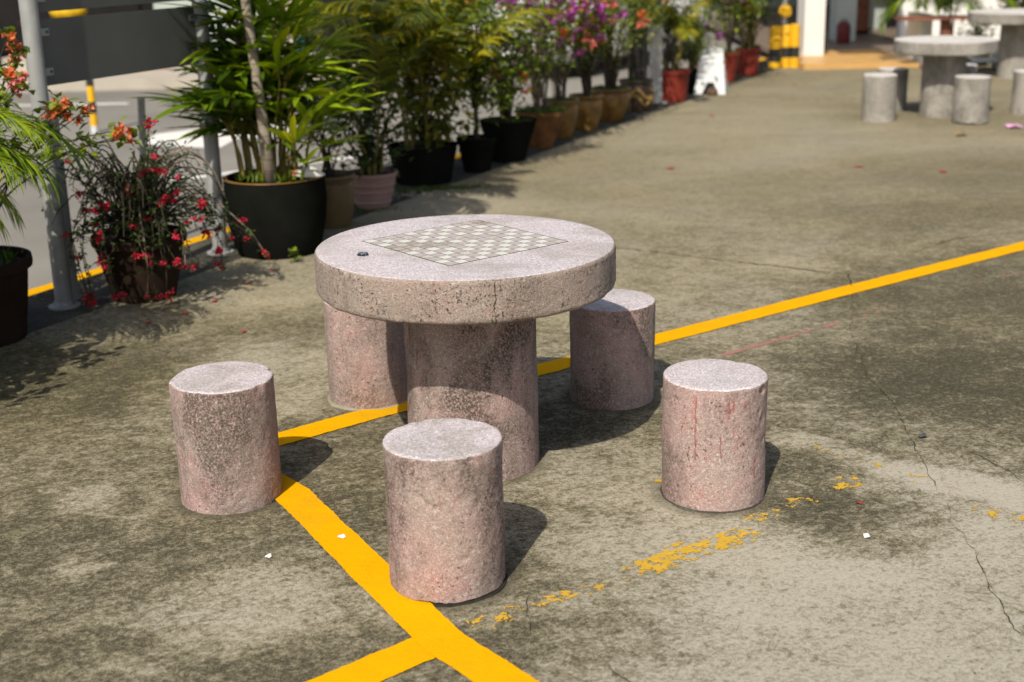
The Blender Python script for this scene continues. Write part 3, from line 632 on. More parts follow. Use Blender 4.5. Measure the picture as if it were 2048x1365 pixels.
def flower_mesh(mat, k_, size):
    key = (mat, k_, size)
    if key not in FLM:
        mb = MB()
        for _ in range(int(9 + 5 * (k_ % 2))):
            c = Vector((rng.gauss(0, .34), rng.gauss(0, .34), rng.gauss(0, .28))) * size; ax = rdir(-20, 90)
            s0 = ax.cross(Vector((.3, .9, .2))).normalized(); s1 = ax.cross(s0)
            for q in range(3):
                a = q * 2.094 + U(-.2, .2); dd = (s0 * math.cos(a) + s1 * math.sin(a)) * .8 + ax * .6
                mb.blade(c, dd, ax, size * U(.48, .65), size * U(.40, .52), 0, 2, .15, 0, 'ovate')
        me = bpy.data.meshes.new('flower_cluster'); me.from_pydata(mb.v, [], mb.f); me.materials.append(M[mat]); FLM[key] = me
    return FLM[key]
def flower(parent, p, mat, size):
    o = link('flower_cluster', flower_mesh(mat, rng.randrange(3), size), parent, loc=tuple(p)); o.rotation_euler = (U(-.5, .5), U(-.5, .5), U(0, 6.28)); s = U(.8, 1.2); o.scale = (s, s, s); return o
PG = 'potted plants in the row along the road'
def plant(name, label, loc, potargs, rz=0, cat='potted plant'):
    t = thing(name, label, cat, (*loc, 0), PG, rz); pot(t, *potargs); return t

def bush(t, z0, h, spread, nclump, leaf_mat, leaf=.045, per=34, flowers=(), nfl=0, fsize=.05, stems=5, stem_mat='bark_dark', crown=(0, 0), zlo=.35, cl=.09, stem_r=.010, trunk=False, lean=(0, 0)):
    """woody shrub: stems from the soil to leaf clumps in an uneven crown"""
    st = MB(); lf = MB(); cls = []
    for i in range(nclump):
        for _ in range(20):
            a = U(0, 6.283); q = math.sqrt(U(0.02, 1)); zz = U(zlo, 1.0); prof = math.sin(math.pi * min(1, .12 + .8 * (zz - zlo) / (1 - zlo) * .95)) ** .6
            c = Vector((crown[0] + lean[0] * zz + spread * prof * q * math.cos(a), crown[1] + lean[1] * zz + spread * prof * q * math.sin(a), z0 + h * zz))
            if all((c - k_).length > cl * .75 for k_ in cls): break
        cls.append(c)
    if trunk:
        fork = Vector((lean[0] * .4, lean[1] * .4, z0 + h * zlo * .85)); st.tube(curve_pts((0, 0, z0 - .03), fork, 0, 6, .008), [stem_r * (1.5 - .07 * i) for i in range(7)], 7)
        roots = [fork] * stems
    else: roots = [Vector((U(-.05, .05), U(-.05, .05), z0 - .03)) for _ in range(stems)]
    for i, c in enumerate(cls):
        p0 = roots[i % stems]; u0 = (c - p0).normalized() * .4 + Vector((0, 0, .8)); pts = curve_pts(p0, c, 0, 6, .012, 0, u0)
        st.tube(pts, [stem_r * (1 - .8 * j / 6) * (.6 if trunk or i >= stems else 1) for j in range(7)], 5, cap=False)
        for _ in range(per):
            p = c + Vector((rng.gauss(0, cl), rng.gauss(0, cl), rng.gauss(0, cl * .8))); small_leaf(lf, p, leaf)
        for j in (3, 4, 5):
            for _ in range(3): small_leaf(lf, pts[j] + rdir() * .02, leaf * .8)
    st.build('stems', stem_mat, t); lf.build('foliage', leaf_mat, t, kind='stuff')
    for i in range(nfl):
        c = rng.choice(cls); p = c + Vector((rng.gauss(0, cl * .8), rng.gauss(0, cl * .8) - .03, rng.gauss(0, cl * .7) + .03)); flower(t, p, rng.choice(flowers), fsize)
    return cls

FRM = {}
def frond_mesh(mat, k_, L, nl, ll, lw, arch, kind=0):
    """feather frond: base at the origin, leaves along +X and up"""
    key = (mat, k_, L, nl, ll, lw, arch)
    if key in FRM: return FRM[key]
    mb = MB(); el = R(74 - 6 * k_); pts = []; p = Vector((0, 0, 0)); n_ = 16
    for i in range(n_ + 1):
        pts.append(p.copy()); e = el - arch * (i / n_) ** 1.35; p = p + Vector((math.cos(e), U(-.02, .02), math.sin(e))) * (L / n_)
    mb.tube(pts, [.0075 * (1 - .85 * i / n_) * L ** .5 for i in range(n_ + 1)], 5, 1)
    for s in (-1, 1):
        for i in range(nl):
            t = .26 + .74 * (i + U(-.2, .2)) / nl; t = min(.995, max(.22, t)); a = t * n_; i0 = min(n_ - 1, int(a)); c = pts[i0].lerp(pts[i0 + 1], a - i0)
            d = (pts[i0 + 1] - pts[i0]).normalized(); side = Vector((0, s, 0)); upv = side.cross(d) * s; upv = upv if upv.z > 0 else -upv
            l_ = ll * (math.sin(math.pi * (.22 + .70 * (t - .22) / .78)) ** .8) * U(.85, 1.1)
            dv = side * U(.75, .95) + d * (.55 + .5 * t) + upv * U(.1, .38)
            mb.blade(c, dv, upv, l_, lw, U(.30, .6), 3, .3)
    me = bpy.data.meshes.new('frond'); me.from_pydata(mb.v, [], mb.f); me.materials.append(M[mat]); me.materials.append(M['cane']); me.polygons.foreach_set('material_index', mb.m)
    FRM[key] = me; return me
def palm(t, z0, n_, L, mat, ll=.22, lw=.014, arch=R(95), nl=34, base_r=.06, az=None, tilt=(0, 22), canes=5, cane_h=.25, mats=None, smin=.7):
    st = MB(); tops = []
    for i in range(canes):
        a = i * 6.283 / canes + U(-.3, .3); b = Vector((base_r * math.cos(a), base_r * math.sin(a), z0 - .03)); tp = b + Vector((U(-.06, .06) + .05 * math.cos(a), U(-.06, .06) + .05 * math.sin(a), cane_h * U(.6, 1.2)))
        st.tube(curve_pts(b, tp, 0, 4, .004), [.014, .013, .012, .010, .009], 6); tops.append(tp)
    st.build('canes', 'cane', t)
    for i in range(n_):
        mt = mats[i % len(mats)] if mats else mat
        o = link('frond', frond_mesh(mt, i % 3, L, nl, ll, lw, arch), t, loc=tuple(tops[i % canes])); s = U(smin, 1.08); o.scale = (s, s, s)
        a = (az[i] if az and i < len(az) else i * 2.39996 + U(-.3, .3)); o.rotation_euler = (U(-.12, .12), R(U(*tilt)), a)
FAN = {}
def fan_mesh(mat, k_, nb, L, W, spread, pet):
    key = (mat, k_, nb, L, W, spread, pet)
    if key in FAN: return FAN[key]
    mb = MB(); tip = Vector((pet * .75, 0, pet * .65)); mb.tube([(0, 0, 0), (pet * .3, 0, pet * .4), tip], [.0045, .004, .003], 5, 1)
    for i in range(nb):
        a = (i / (nb - 1) - .5) * spread + U(-.08, .08); l_ = L * (1 - .28 * abs(i / (nb - 1) - .5) * 2) * U(.85, 1.1)
        d = Vector((math.cos(a), math.sin(a), U(.05, .5))); mb.blade(tip, d, Vector((-.35, 0, 1)), l_, W * U(.8, 1.15), U(.02, .28), 5, .16)
    me = bpy.data.meshes.new('fan_leaf'); me.from_pydata(mb.v, [], mb.f); me.materials.append(M[mat]); me.materials.append(M['cane']); me.polygons.foreach_set('material_index', mb.m)
    FAN[key] = me; return me
def fan(t, p, rot, mat, nb=7, L=.26, W=.038, spread=R(150), pet=.12, s=1.0):
    o = link('fan_leaf', fan_mesh(mat, rng.randrange(3), nb, L, W, spread, pet), t, loc=tuple(p)); o.rotation_euler = rot; o.scale = (s, s, s); return o

# 1 -- orange bougainvillea in the dark brown pot at the left edge
t = plant('bougainvillea', 'orange and pink flowered bougainvillea in the dark brown pot cut by the left edge', (-2.36, 5.75), (.20, .262, .365, 'lip', 'brown_pot', .93))
og = [(-2.1, 5.9, 1.29), (-2.09, 5.9, 1.25), (-2.15, 5.9, 1.16), (-2.06, 5.9, 1.13), (-2.02, 5.9, 1.11), (-2.12, 5.9, 1.08), (-1.97, 5.9, 1.0), (-1.93, 5.9, .99), (-1.89, 5.9, .97), (-1.86, 5.9, .95), (-1.96, 5.9, .97), (-1.70, 5.9, .88), (-1.67, 5.9, .87), (-1.64, 5.9, .85)]
lf = MB(); st = MB(); B0 = Vector((-2.36, 5.75, 0))
for i, p in enumerate(og):
    q = Vector(p) - B0 + Vector((U(-.02, .02), U(-.12, .12), 0)); r0 = Vector((U(-.06, .06), U(-.06, .06), .33)); pts = curve_pts(r0, q, 0, 8, .012, 0, Vector((q.x * .3, q.y * .3, .9)))
    st.tube(pts, [.007 - .0006 * j for j in range(9)], 5, cap=False)
    for j in range(5, 9):
        for _ in range(7): small_leaf(lf, pts[j] + rdir() * U(.01, .05), .055)
    for _ in range(1 + i % 2): flower(t, q + rdir() * .025, 'fl_orange' if i > 5 else rng.choice(('fl_orange', 'fl_pink')), .036)
for i in range(26):
    a = U(1.6, 4.9); q = Vector((math.cos(a) * U(.15, .5), math.sin(a) * U(.1, .5), U(.7, 1.55))); r0 = Vector((U(-.06, .06), U(-.06, .06), .33)); pts = curve_pts(r0, q, 0, 8, .02, 0, Vector((0, 0, .9)))
    st.tube(pts, [.007 - .0006 * j for j in range(9)], 5, cap=False)
    for j in range(4, 9):
        for _ in range(9): small_leaf(lf, pts[j] + rdir() * U(.01, .06), .055)
    if i % 3 == 0: flower(t, q, 'fl_pink', .05)
st.build('stems', 'bark_dark', t); lf.build('foliage', 'leaf_mid', t, kind='stuff'); grass_tuft(t, .2, .335, 260, .08)
pb = MB()
for i in range(14):
    a = U(0, 6.28); q = U(.08, .21); c = (q * math.cos(a), q * math.sin(a), .345); pb.lathe([(1e-7, c[2] - .01), (.012, c[2] - .006), (.016, c[2]), (.011, c[2] + .008), (1e-7, c[2] + .011)], 8, disp=lambda p, r, z, a_: p + Vector((c[0], c[1], 0)))
pb.build('pebbles', 'pebble', t, True, kind='stuff')

# 2 -- crimson flowered bush in brown clay pot
t = plant('bougainvillea', 'crimson flowered bush with wiry arching stems in a brown pot between the steel posts', (-1.80, 6.44), (.150, .226, .315, 'lip', 'brown_pot', .94)); B0 = Vector((-1.80, 6.44, 0))
cr = [(-1.91, 6.15, .26), (-1.68, 6.15, .43), (-1.74, 6.15, .41), (-1.66, 6.15, .66), (-1.65, 6.15, .67), (-1.61, 6.15, .67), (-1.59, 6.15, .67), (-1.95, 6.15, .49), (-1.91, 6.15, .49), (-1.88, 6.15, .51), (-2.01, 6.15, .71), (-1.43, 6.15, .51), (-1.42, 6.15, .5),
      (-1.44, 6.15, .44), (-1.5, 6.15, .41), (-1.89, 6.15, .38), (-1.55, 6.15, .35), (-1.53, 6.6, .27), (-1.5, 6.6, .28), (-1.46, 6.6, .28), (-1.39, 6.6, .25), (-1.34, 6.6, .33), (-1.31, 6.6, .24), (-1.76, 6.15, .26), (-1.72, 6.15, .25), (-1.67, 6.15, .23),
      (-1.61, 6.15, .24), (-1.55, 6.15, .23), (-1.53, 6.15, .2), (-1.48, 6.15, .21), (-1.45, 6.6, .09), (-1.23, 6.6, .18), (-1.22, 6.6, .14), (-1.46, 6.6, .18), (-1.97, 6.15, .08), (-2.0, 6.15, .06), (-2.01, 6.15, .05), (-1.96, 6.15, .05), (-1.86, 6.15, .08),
      (-1.84, 6.15, .08), (-1.71, 6.15, .07), (-1.66, 6.15, .07), (-1.62, 6.15, .06), (-2.06, 6.15, .37), (-2.02, 6.15, .26), (-1.91, 6.15, .23), (-1.98, 6.15, .56), (-1.53, 6.15, .56), (-1.58, 6.15, .54), (-1.56, 6.15, .51), (-1.5, 6.15, .64), (-1.74, 6.15, .59), (-1.93, 6.15, .42), (-1.62, 6.15, .72), (-1.64, 6.2, .86), (-1.66, 6.2, .87)]
st = MB(); lf = MB(); dry = MB()
for i, p in enumerate(cr):
    q = Vector(p) - B0 + Vector((0, U(-.03, .06), 0)); a = math.atan2(q.y, q.x); r0 = Vector((.05 * math.cos(a) + U(-.05, .05), .05 * math.sin(a) + U(-.05, .05), .29))
    if q.z < .32:      # trailing over the rim
        mid = Vector((math.cos(a) * .25, math.sin(a) * .25, .36 + U(0, .14))); pts = curve_pts(r0, mid, 0, 4, .008, 0, Vector((0, 0, .8))) + curve_pts(mid, q, 0, 5, .022, 0, Vector((math.cos(a) * .75 + U(-.3, .3), math.sin(a) * .75, .2)))[1:]
    else: pts = curve_pts(r0, q, 0, 9, .012, 0, Vector((q.x, q.y, .7)).normalized())
    n_ = len(pts); (dry if i % 4 == 0 else st).tube(pts, [.0052 - .0035 * j / n_ for j in range(n_)], 5, cap=False)
    for j in range(n_ // 2, n_):
        for _ in range(5): small_leaf(lf, pts[j] + rdir() * U(.005, .03), .03)
    flower(t, q, 'fl_crimson', .023)
    if i % 3 == 0: flower(t, q + rdir(-60, 60) * .03, 'fl_crimson', .023)
for i in range(95):    # wiry arching stems of the bush
    a = U(0, 6.283); rr = U(.18, .46); r0 = Vector((U(-.09, .09), U(-.09, .09), .29)); q = Vector((rr * math.cos(a), rr * math.sin(a), U(.30, .72))); c = Vector((q.x * .6, q.y * .6, U(.66, 1.05)))
    pts = [r0.lerp(c, s_).lerp(c.lerp(q, s_), s_) + rdir() * .006 for s_ in [k_ / 10 for k_ in range(11)]]
    (dry if i % 9 == 0 else st).tube(pts, [.0052 - .0003 * j for j in range(11)], 5, cap=False)
    for j in range(3, 11):
        small_leaf(lf, pts[j] + rdir() * U(.005, .03), .026)
for i in range(260): small_leaf(lf, Vector((rng.gauss(0, .12), rng.gauss(0, .12), U(.34, .62))), .034)
st.build('stems', 'bark_dark', t); dry.build('dry_stems', 'twig', t); lf.build('foliage', 'leaf_dark', t, kind='stuff')

# 3 -- big black pot: pale ringed trunk and fan palm leaves
t = plant('potted_palm', 'fan leaved palm with a pale ringed trunk in the biggest black pot', (-1.288, 7.378), (.223, .277, .423, 'barrel', 'black_pot', .95))
lp_ = MB().lathe([(.2785, .4195), (.2795, .4235), (.2700, .4265), (.2590, .4245), (.2565, .4195)], 64).build('glazed_lip', 'glazed', t, True)
tr = MB(); tp = [Vector((.015, -.19, .38)), Vector((.0, -.20, .7)), Vector((-.025, -.20, 1.05)), Vector((-.06, -.18, 1.5)), Vector((-.10, -.14, 1.95))]
tr.tube(tp, [.034, .029, .026, .024, .022], 14); trk = tr.build('trunk', 'trunk', t, True)
for i in range(14): link('frond', frond_mesh('leaf_rhapis', i % 3, .95, 30, .28, .028, R(100)), t, loc=(-.10, -.14, 1.93)).rotation_euler = (U(-.1, .1), R(U(-5, 45)), i * 2.4)
cn = MB()
for i in range(24):
    a = U(-.6, 3.9); q = U(.05, .2); b = Vector((q * math.cos(a), q * math.sin(a), .39)); h_ = U(.25, 1.0); e = b + Vector((b.x * U(.2, 1.1) - .10 * (h_ > .6), b.y * U(.2, 1.1), h_)); pts = curve_pts(b, e, 0, 5, .008); cn.tube(pts, [.011, .010, .009, .008, .007, .006], 6)
    lime = e.x > .02
    for j in range(5):
        p = pts[5 - (j + 1) // 2]; az = j * 2.4 + U(-.5, .5) + a; mt = 'leaf_lime' if (lime and U(0, 1) < .75) else 'leaf_rhapis'
        fan(t, p, (U(-.2, .2), U(-.55, .25), az), mt, 6 if lime else 7, .37, .042, R(115), .10, U(.8, 1.2))
for (dx, dy, z_, az, s_) in ((.24, -.05, .62, -.2, 1.0), (.22, -.12, .74, .1, 1.05), (.25, 0, .52, -.5, .9), (.16, -.16, .82, -1.0, 1.0), (.2, -.15, .66, -.7, 1.1), (.1, -.2, .95, -1.2, 1.0), (.28, -.08, .80, .4, 1.0), (.18, -.12, .45, -.9, .8), (.16, -.14, 1.08, -.3, 1.0), (.14, -.15, .55, -1.1, .95), (.2, -.1, .95, .2, 1.0), (.26, .02, 1.05, .3, 1.0), (.3, -.02, .68, .0, 1.0)):
    b = Vector((dx * .3, dy * .5, .40)); e = Vector((dx, dy, z_)); cn.tube(curve_pts(b, e, 0, 5, .005), [.007, .006, .006, .005, .005, .004], 6); fan(t, e, (U(-.2, .2), U(-.6, .05), az), 'leaf_lime', 6, .35, .040, R(100), .08, s_)
for (dx, dy, z_, az, s_) in ((-.26, .14, .70, 2.6, 1.1), (-.2, .12, .95, 2.9, 1.1), (-.16, .02, .62, 3.3, 1.1), (-.12, .02, 1.1, 3.6, 1.1), (-.2, .1, 1.25, 2.8, 1.1), (-.12, -.1, .85, 4.2, 1.0), (-.1, -.08, 1.2, 4.4, 1.0), (-.05, -.05, 1.0, 5.0, 1.0)):
    b = Vector((dx * .3, dy * .5, .40)); e = Vector((dx, dy, z_)); cn.tube(curve_pts(b, e, 0, 5, .005), [.009, .008, .007, .006, .005, .004], 6); fan(t, e, (U(-.2, .2), U(-.2, .35), az), 'leaf_rhapis', 8, .30, .042, R(140), .10, s_)
cn.build('canes', 'cane', t); grass_tuft(t, .22, .40, 220, .10, 'leaf_mid', 'ground_cover')
bag = MB(); bag.lathe([(1e-7, 0), (.035, .004), (.06, .018), (.045, .045), (.018, .06), (1e-7, .062)], 24, disp=lambda p, r, z, a: Vector((p.x * 1.5, p.y * .8, p.z)) * (1 + .35 * nz(p, 30, 4)))
bag.lathe([(1e-7, 0.004), (.02, .006), (.028, .02), (.015, .04), (1e-7, .045)], 16, 1, disp=lambda p, r, z, a: p * (1 + .3 * nz(p, 40, 8)) + Vector((-.075, -.01, 0)))
b_ = bag.build('plastic_bag', ['cloth', 'cloth_red'], None, True, loc=(-1.085, 7.30, .418)); b_.rotation_euler.z = -.3
tag(b_, 'crumpled white and pink plastic bag caught on the rim of the big black pot', 'plastic bag')
# weed at the foot of the big pot
wd = MB()
for i in range(30): small_leaf(wd, Vector((U(-.02, .02), U(-.02, .02), U(.01, .07))), .03)
wd.tube([(0, 0, 0), (.005, 0, .03), (0, .004, .06)], [.002, .002, .001], 4)
tag(wd.build('weed', 'leaf_mid', loc=(-1.16, 7.08, 0)), 'tiny green weed at the foot of the biggest black pot', 'weed')

# 4 -- brown glazed pot with white blossoms
t = plant('flowering_shrub', 'small white blossomed shrub in the brown glazed pot beside the big black pot', (-1.07, 8.04), (.115, .152, .315, 'jar', 'olive_pot'))
bush(t, .29, .45, .22, 10, 'leaf_dark', .045, 30, ('fl_white',), 16, .035, 4)
# 5 -- dusty pink ribbed pot
t = plant('potted_palm', 'dark leafy palm in the dusty pink ribbed pot', (-.872, 8.581), (.103, .166, .232, 'ribbed', 'pink_pot'))
palm(t, .21, 14, 1.0, 'leaf_areca_d', .24, .022, R(85), 28, .06, az=[.4 + .33 * i for i in range(14)], tilt=(-16, 8), canes=7, cane_h=.40); bush(t, .20, .75, .20, 22, 'leaf_dark', .06, 30, stems=5, zlo=.1)
# 6 -- areca palm in black pot
t = plant('potted_palm', 'feathery yellow green areca palm in the wide black pot', (-.60, 9.50), (.195, .252, .262, 'plain', 'black_pot'))
palm(t, .25, 44, 1.12, 'leaf_areca', .27, .018, R(92), 40, .12, az=[4.3, 3.9, 3.5] + [.5 + .105 * (i * 7 % 41) for i in range(41)], tilt=(-16, 8), canes=9, cane_h=.45, mats=['leaf_areca', 'leaf_areca', 'leaf_areca_d'], smin=.5)
bush(t, .25, .95, .34, 34, 'leaf_areca_d', .08, 34, stems=6, zlo=.08, cl=.10)
# 7 -- small black pot with round tree
t = plant('small_tree', 'round crowned dark green little tree in the small ribbed black pot', (-.227, 9.90), (.098, .150, .248, 'lip', 'black_pot', .88), cat='potted tree')
bush(t, .22, .95, .33, 44, 'leaf_mid', .045, 46, stems=7, trunk=True, zlo=.27, cl=.085, stem_r=.016)
# 8
t = plant('flowering_shrub', 'light green leafy shrub in the black pot next to the terracotta pot', (.005, 10.35), (.13, .220, .31, 'plain', 'black_pot', .94))
bush(t, .28, 1.0, .36, 36, 'leaf_mid', .048, 36, ('fl_orange', 'fl_pink'), 7, .06, 4, zlo=.24, cl=.09); grass_tuft(t, .19, .285, 200, .05)
# 9-12 bougainvilleas in terracotta and glazed pots
t = plant('bougainvillea', 'purple flowered bougainvillea in the terracotta pot with grass spilling over', (.272, 10.97), (.095, .200, .295, 'lip', 'terra', .95))
bush(t, .27, 1.05, .38, 30, 'leaf_mid', .05, 24, ('fl_purple', 'fl_purple', 'fl_purple', 'fl_orange'), 46, .062, 5, zlo=.38, cl=.09, stem_mat='bark'); grass_tuft(t, .19, .27, 420, .09)
t = plant('bougainvillea', 'magenta flowered bougainvillea in the dark mottled glazed pot', (.456, 11.50), (.098, .150, .318, 'jar', 'glazed'))
bush(t, .28, 1.05, .36, 28, 'leaf_mid', .05, 24, ('fl_purple', 'fl_purple', 'fl_pink', 'fl_purple'), 42, .064, 4, zlo=.36, cl=.09, stem_mat='bark'); grass_tuft(t, .13, .28, 200, .08)
t = plant('bougainvillea', 'salmon pink flowered bougainvillea in the ochre glazed pot third from the steel column', (.695, 11.95), (.10, .150, .302, 'jar', 'glazed'))
bush(t, .27, 1.0, .36, 28, 'leaf_mid', .05, 28, ('fl_pink', 'fl_orange', 'fl_pink', 'fl_purple'), 20, .066, 3, zlo=.34, cl=.085, stem_mat='bark_dark', stem_r=.015); grass_tuft(t, .13, .27, 120, .05)
t = plant('bougainvillea', 'orange flowered bougainvillea in the ochre glazed pot second from the steel column', (.947, 12.51), (.118, .190, .292, 'jar', 'glazed', .93))
bush(t, .27, 1.05, .38, 32, 'leaf_light', .05, 32, ('fl_orange', 'fl_pink'), 12, .062, 3, zlo=.36, cl=.09, stem_mat='bark_dark', stem_r=.015); grass_tuft(t, .17, .28, 260, .05)
# 13 dragon jar
t = plant('flowering_shrub', 'pale green shrub in the dark jar with an ochre serpent relief', (1.246, 13.16), (.138, .170, .295, 'jar', 'dragon_dark', .93))
rl = MB(); 
for (ph, zc, am, rr_) in ((0, .15, .055, .016), (1.3, .12, .045, .012)):
    pts = []
    for i in range(61):
        a = i / 60 * 6.283; z_ = zc + am * math.sin(3 * a + ph) + .015 * math.sin(7 * a); q = .163 if z_ > .1 else .158; pts.append((q * math.cos(a), q * math.sin(a), z_))
    rl.tube(pts, rr_, 6)
for i in range(26):
    a = U(0, 6.283); z_ = U(.05, .22); q = .16; c = (q * math.cos(a), q * math.sin(a), z_); s_ = U(.008, .018); rl.tube([(c[0], c[1], z_ - s_), (c[0] * 1.05, c[1] * 1.05, z_), (c[0], c[1], z_ + s_)], [s_ * .3, s_, s_ * .3], 6)
rl.build('relief', 'dragon_relief', t, True); bush(t, .27, 1.1, .36, 28, 'leaf_light', .045, 26, ('fl_orange',), 5, .05, 4, zlo=.45, cl=.10, stem_mat='bark_dark', crown=(-.10, .12)); grass_tuft(t, .15, .28, 80, .05)
# 14 red pot palm
t = plant('potted_palm', 'yellow green palm in the red clay pot right of the steel column', (1.669, 13.86), (.155, .195, .315, 'lip', 'red_pot', .95))
palm(t, .29, 15, .95, 'leaf_areca', .26, .02, R(95), 30, .07, az=[.9 + .27 * i for i in range(15)], tilt=(-14, 10), canes=5, cane_h=.35, mats=['leaf_areca', 'leaf_areca_d']); bush(t, .28, .95, .22, 18, 'leaf_dark', .06, 26, stems=4, crown=(-.04, .12))
# 15 small black pot
t = plant('flowering_shrub', 'low green shrub in the little black pot beside the white folding stand', (1.985, 14.52), (.072, .100, .245, 'plain', 'black_pot'))
bush(t, .22, .35, .16, 8, 'leaf_mid', .045, 26, stems=4)
# 16..
t = plant('bougainvillea', 'purple flowered bougainvillea in the red pot just behind the white folding stand', (2.50, 15.58), (.095, .150, .325, 'lip', 'red_pot', .95))
bush(t, .30, 1.0, .40, 22, 'leaf_mid', .055, 28, ('fl_purple', 'fl_purple', 'fl_orange'), 16, .075, 4, zlo=.3, cl=.10); grass_tuft(t, .15, .30, 200, .07)
t = plant('potted_palm', 'green palm in the red pot at the far end of the row', (2.86, 16.24), (.122, .152, .31, 'lip', 'red_pot'))
palm(t, .28, 12, .95, 'leaf_rhapis', .25, .02, R(95), 28, .06, az=[1.2 + .26 * i for i in range(12)], tilt=(-12, 14), canes=5, cane_h=.4); bush(t, .28, .95, .30, 16, 'leaf_mid', .06, 28, ('fl_orange',), 4, .06, 4, zlo=.2, crown=(-.1, .1))
t = plant('flowering_shrub', 'dense dark shrub in the brown jar, last pot of the row', (3.03, 16.95), (.06, .105, .285, 'jar', 'olive_pot'))
bush(t, .26, 1.0, .30, 18, 'leaf_dark', .06, 34, stems=4, zlo=.2)
t = plant('flowering_shrub', 'leafy shrub in the brown pot behind the white folding stand', (2.15, 15.2), (.09, .14, .28, 'jar', 'olive_pot'))
bush(t, .25, 1.0, .34, 18, 'leaf_mid', .055, 28, stems=4, zlo=.2, flowers=('fl_purple',), nfl=5, fsize=.07)

# plants standing just left of the frame: their fronds reach into it and shade the corner
t = plant('potted_palm', 'feathery palm whose fronds reach in from the left edge', (-2.70, 5.02), (.20, .27, .36, 'lip', 'brown_pot'))
palm(t, .34, 18, 1.15, 'leaf_lime', .30, .013, R(115), 44, .10, az=[.0, .12, .25, .4, .55, .7, .18, .33] + [1.3 + .22 * i for i in range(10)], tilt=(6, 26), canes=6, cane_h=.42, mats=['leaf_lime', 'leaf_rhapis'], smin=.8)
bush(t, .34, .8, .35, 18, 'leaf_mid', .07, 34, stems=5, zlo=.15)
t = plant('small_tree', 'leafy potted tree standing out of view beyond the left edge', (-2.50, 4.50), (.2, .27, .36, 'lip', 'black_pot'), cat='potted tree')
bush(t, .34, .95, .36, 40, 'leaf_mid', .075, 46, stems=8, trunk=True, zlo=.15, cl=.10, stem_r=.02)

# moss, weeds and gravel at the foot of the black pots
mo = MB()
for i in range(900):
    a, b = rng.gauss(0, .20), rng.gauss(0, .055); mo.blade((-.48 + a * .95 + b * .3, 9.17 + a * .12 + b, .001), rdir(20, 80), rdir(-20, 20), U(.012, .03), .006, .2, 2, .1)
for i in range(300):
    a, b = rng.gauss(0, .12), rng.gauss(0, .05); mo.blade((-.95 + a, 8.5 + b, .001), rdir(20, 80), rdir(-20, 20), U(.012, .035), .006, .2, 2, .1)
m_ = mo.build('moss_patch', 'grass'); m_['kind'] = 'stuff'; tag(m_, 'green moss and short weeds at the foot of the wide black pot', 'moss')
gv = MB()
for i in range(160):
    x, y, s_ = -.42 + rng.gauss(0, .22), 8.98 + rng.gauss(0, .07), U(.004, .013); gv.box(x - s_, x + s_, y - s_ * U(.6, 1), y + s_ * U(.6, 1), 0.0005, s_ * U(.6, 1.2))
m_ = gv.build('gravel', 'kerb_pale'); m_['kind'] = 'stuff'; tag(m_, 'scattered gravel crumbs in front of the wide black pot', 'gravel')

# ------------------------------------------------------------------ street furniture
# sign frame: two steel posts and dark panels, seen from behind
A_, B_ = Vector((-2.153, 6.30, 0)), Vector((-1.619, 7.39, 0)); ctr = (A_ + B_) / 2; dv = (B_ - A_); dl = dv.length; rzs = math.atan2(dv.y, dv.x)
s = thing('sign_board', 'back of a sign with two grey steel posts and dark grey panels on the left', 'sign', (ctr.x, ctr.y, -.006), None, rzs)
for sx_ in (-1, 1):
    o = MB().lathe([(.041, 0), (.041, 2.35), (.037, 2.37), (1e-7, 2.375)], 32).build('post', 'steel', s, loc=(sx_ * dl / 2, 0, 0)); shade_auto(o)
    MB().lathe([(.075, 0), (.075, .008), (.05, .012), (.047, .03)], 32).build('base_flange', 'steel', o)
    for z_ in (.70, .86): MB().box(-.065 * (1 if sx_ > 0 else -.7), -.040 if sx_ > 0 else .05, -.02, .02, z_, z_ + .045).build('clamp', 'steel', o)
MB().box(-dl / 2 + .03, -dl / 2 + .075, -.03, .03, .02, .93).build('channel', 'steel', s)
for zb, zt in ((1.045, 1.345), (1.377, 1.68), (1.71, 2.01), (2.04, 2.33)):
    pn = MB().box(-dl / 2 + .05, dl / 2 - .05, -.0015, .0015, zb, zt).build('panel', 'panel', s)
    for sx_ in (-1, 1):
        for z_ in (zb + .045, zt - .075):
            b_ = MB().box(min(sx_ * (dl / 2 - .10), sx_ * (dl / 2 - .035)), max(sx_ * (dl / 2 - .10), sx_ * (dl / 2 - .035)), -.0075, -.0018, z_, z_ + .035).build('bracket', 'steel', pn)
            bo = MB().lathe([(.006, 0), (.006, .006), (1e-7, .007)], 10).build('bolt', 'iron', b_, loc=(sx_ * (dl / 2 - .085), -.0077, z_ + .018)); bo.rotation_euler.x = R(90)
# iron stake
sk = MB().box(-.018, .018, -.018, -.014, 0, .80).box(-.018, -.014, -.014, .018, 0, .80).build('iron_stake', 'iron', loc=(-2.19, 8.0, -.006)); sk.rotation_euler = (R(2), R(3), .5); tag(sk, 'thin dark angle iron stake behind the crimson flowered bush', 'stake')
# striped bollard on the road
bl = thing('striped_bollard', 'black and yellow striped post standing in the road behind the sign', 'bollard', (-3.99, 13.13, RZ))
rb_ = .036; zs = [0, .07, .19, .30, .45, .68, 1.0]; cols = ['white_plastic', 'bollard_y', 'bollard_k', 'bollard_y', 'bollard_k', 'bollard_y']
for a, b, c in zip(zs[:-1], zs[1:], cols): shade_auto(MB().lathe([(rb_, a), (rb_, b)] + ([(rb_ * .6, b + .03), (1e-7, b + .035)] if b == 1.0 else []), 24).build('band', c, bl))
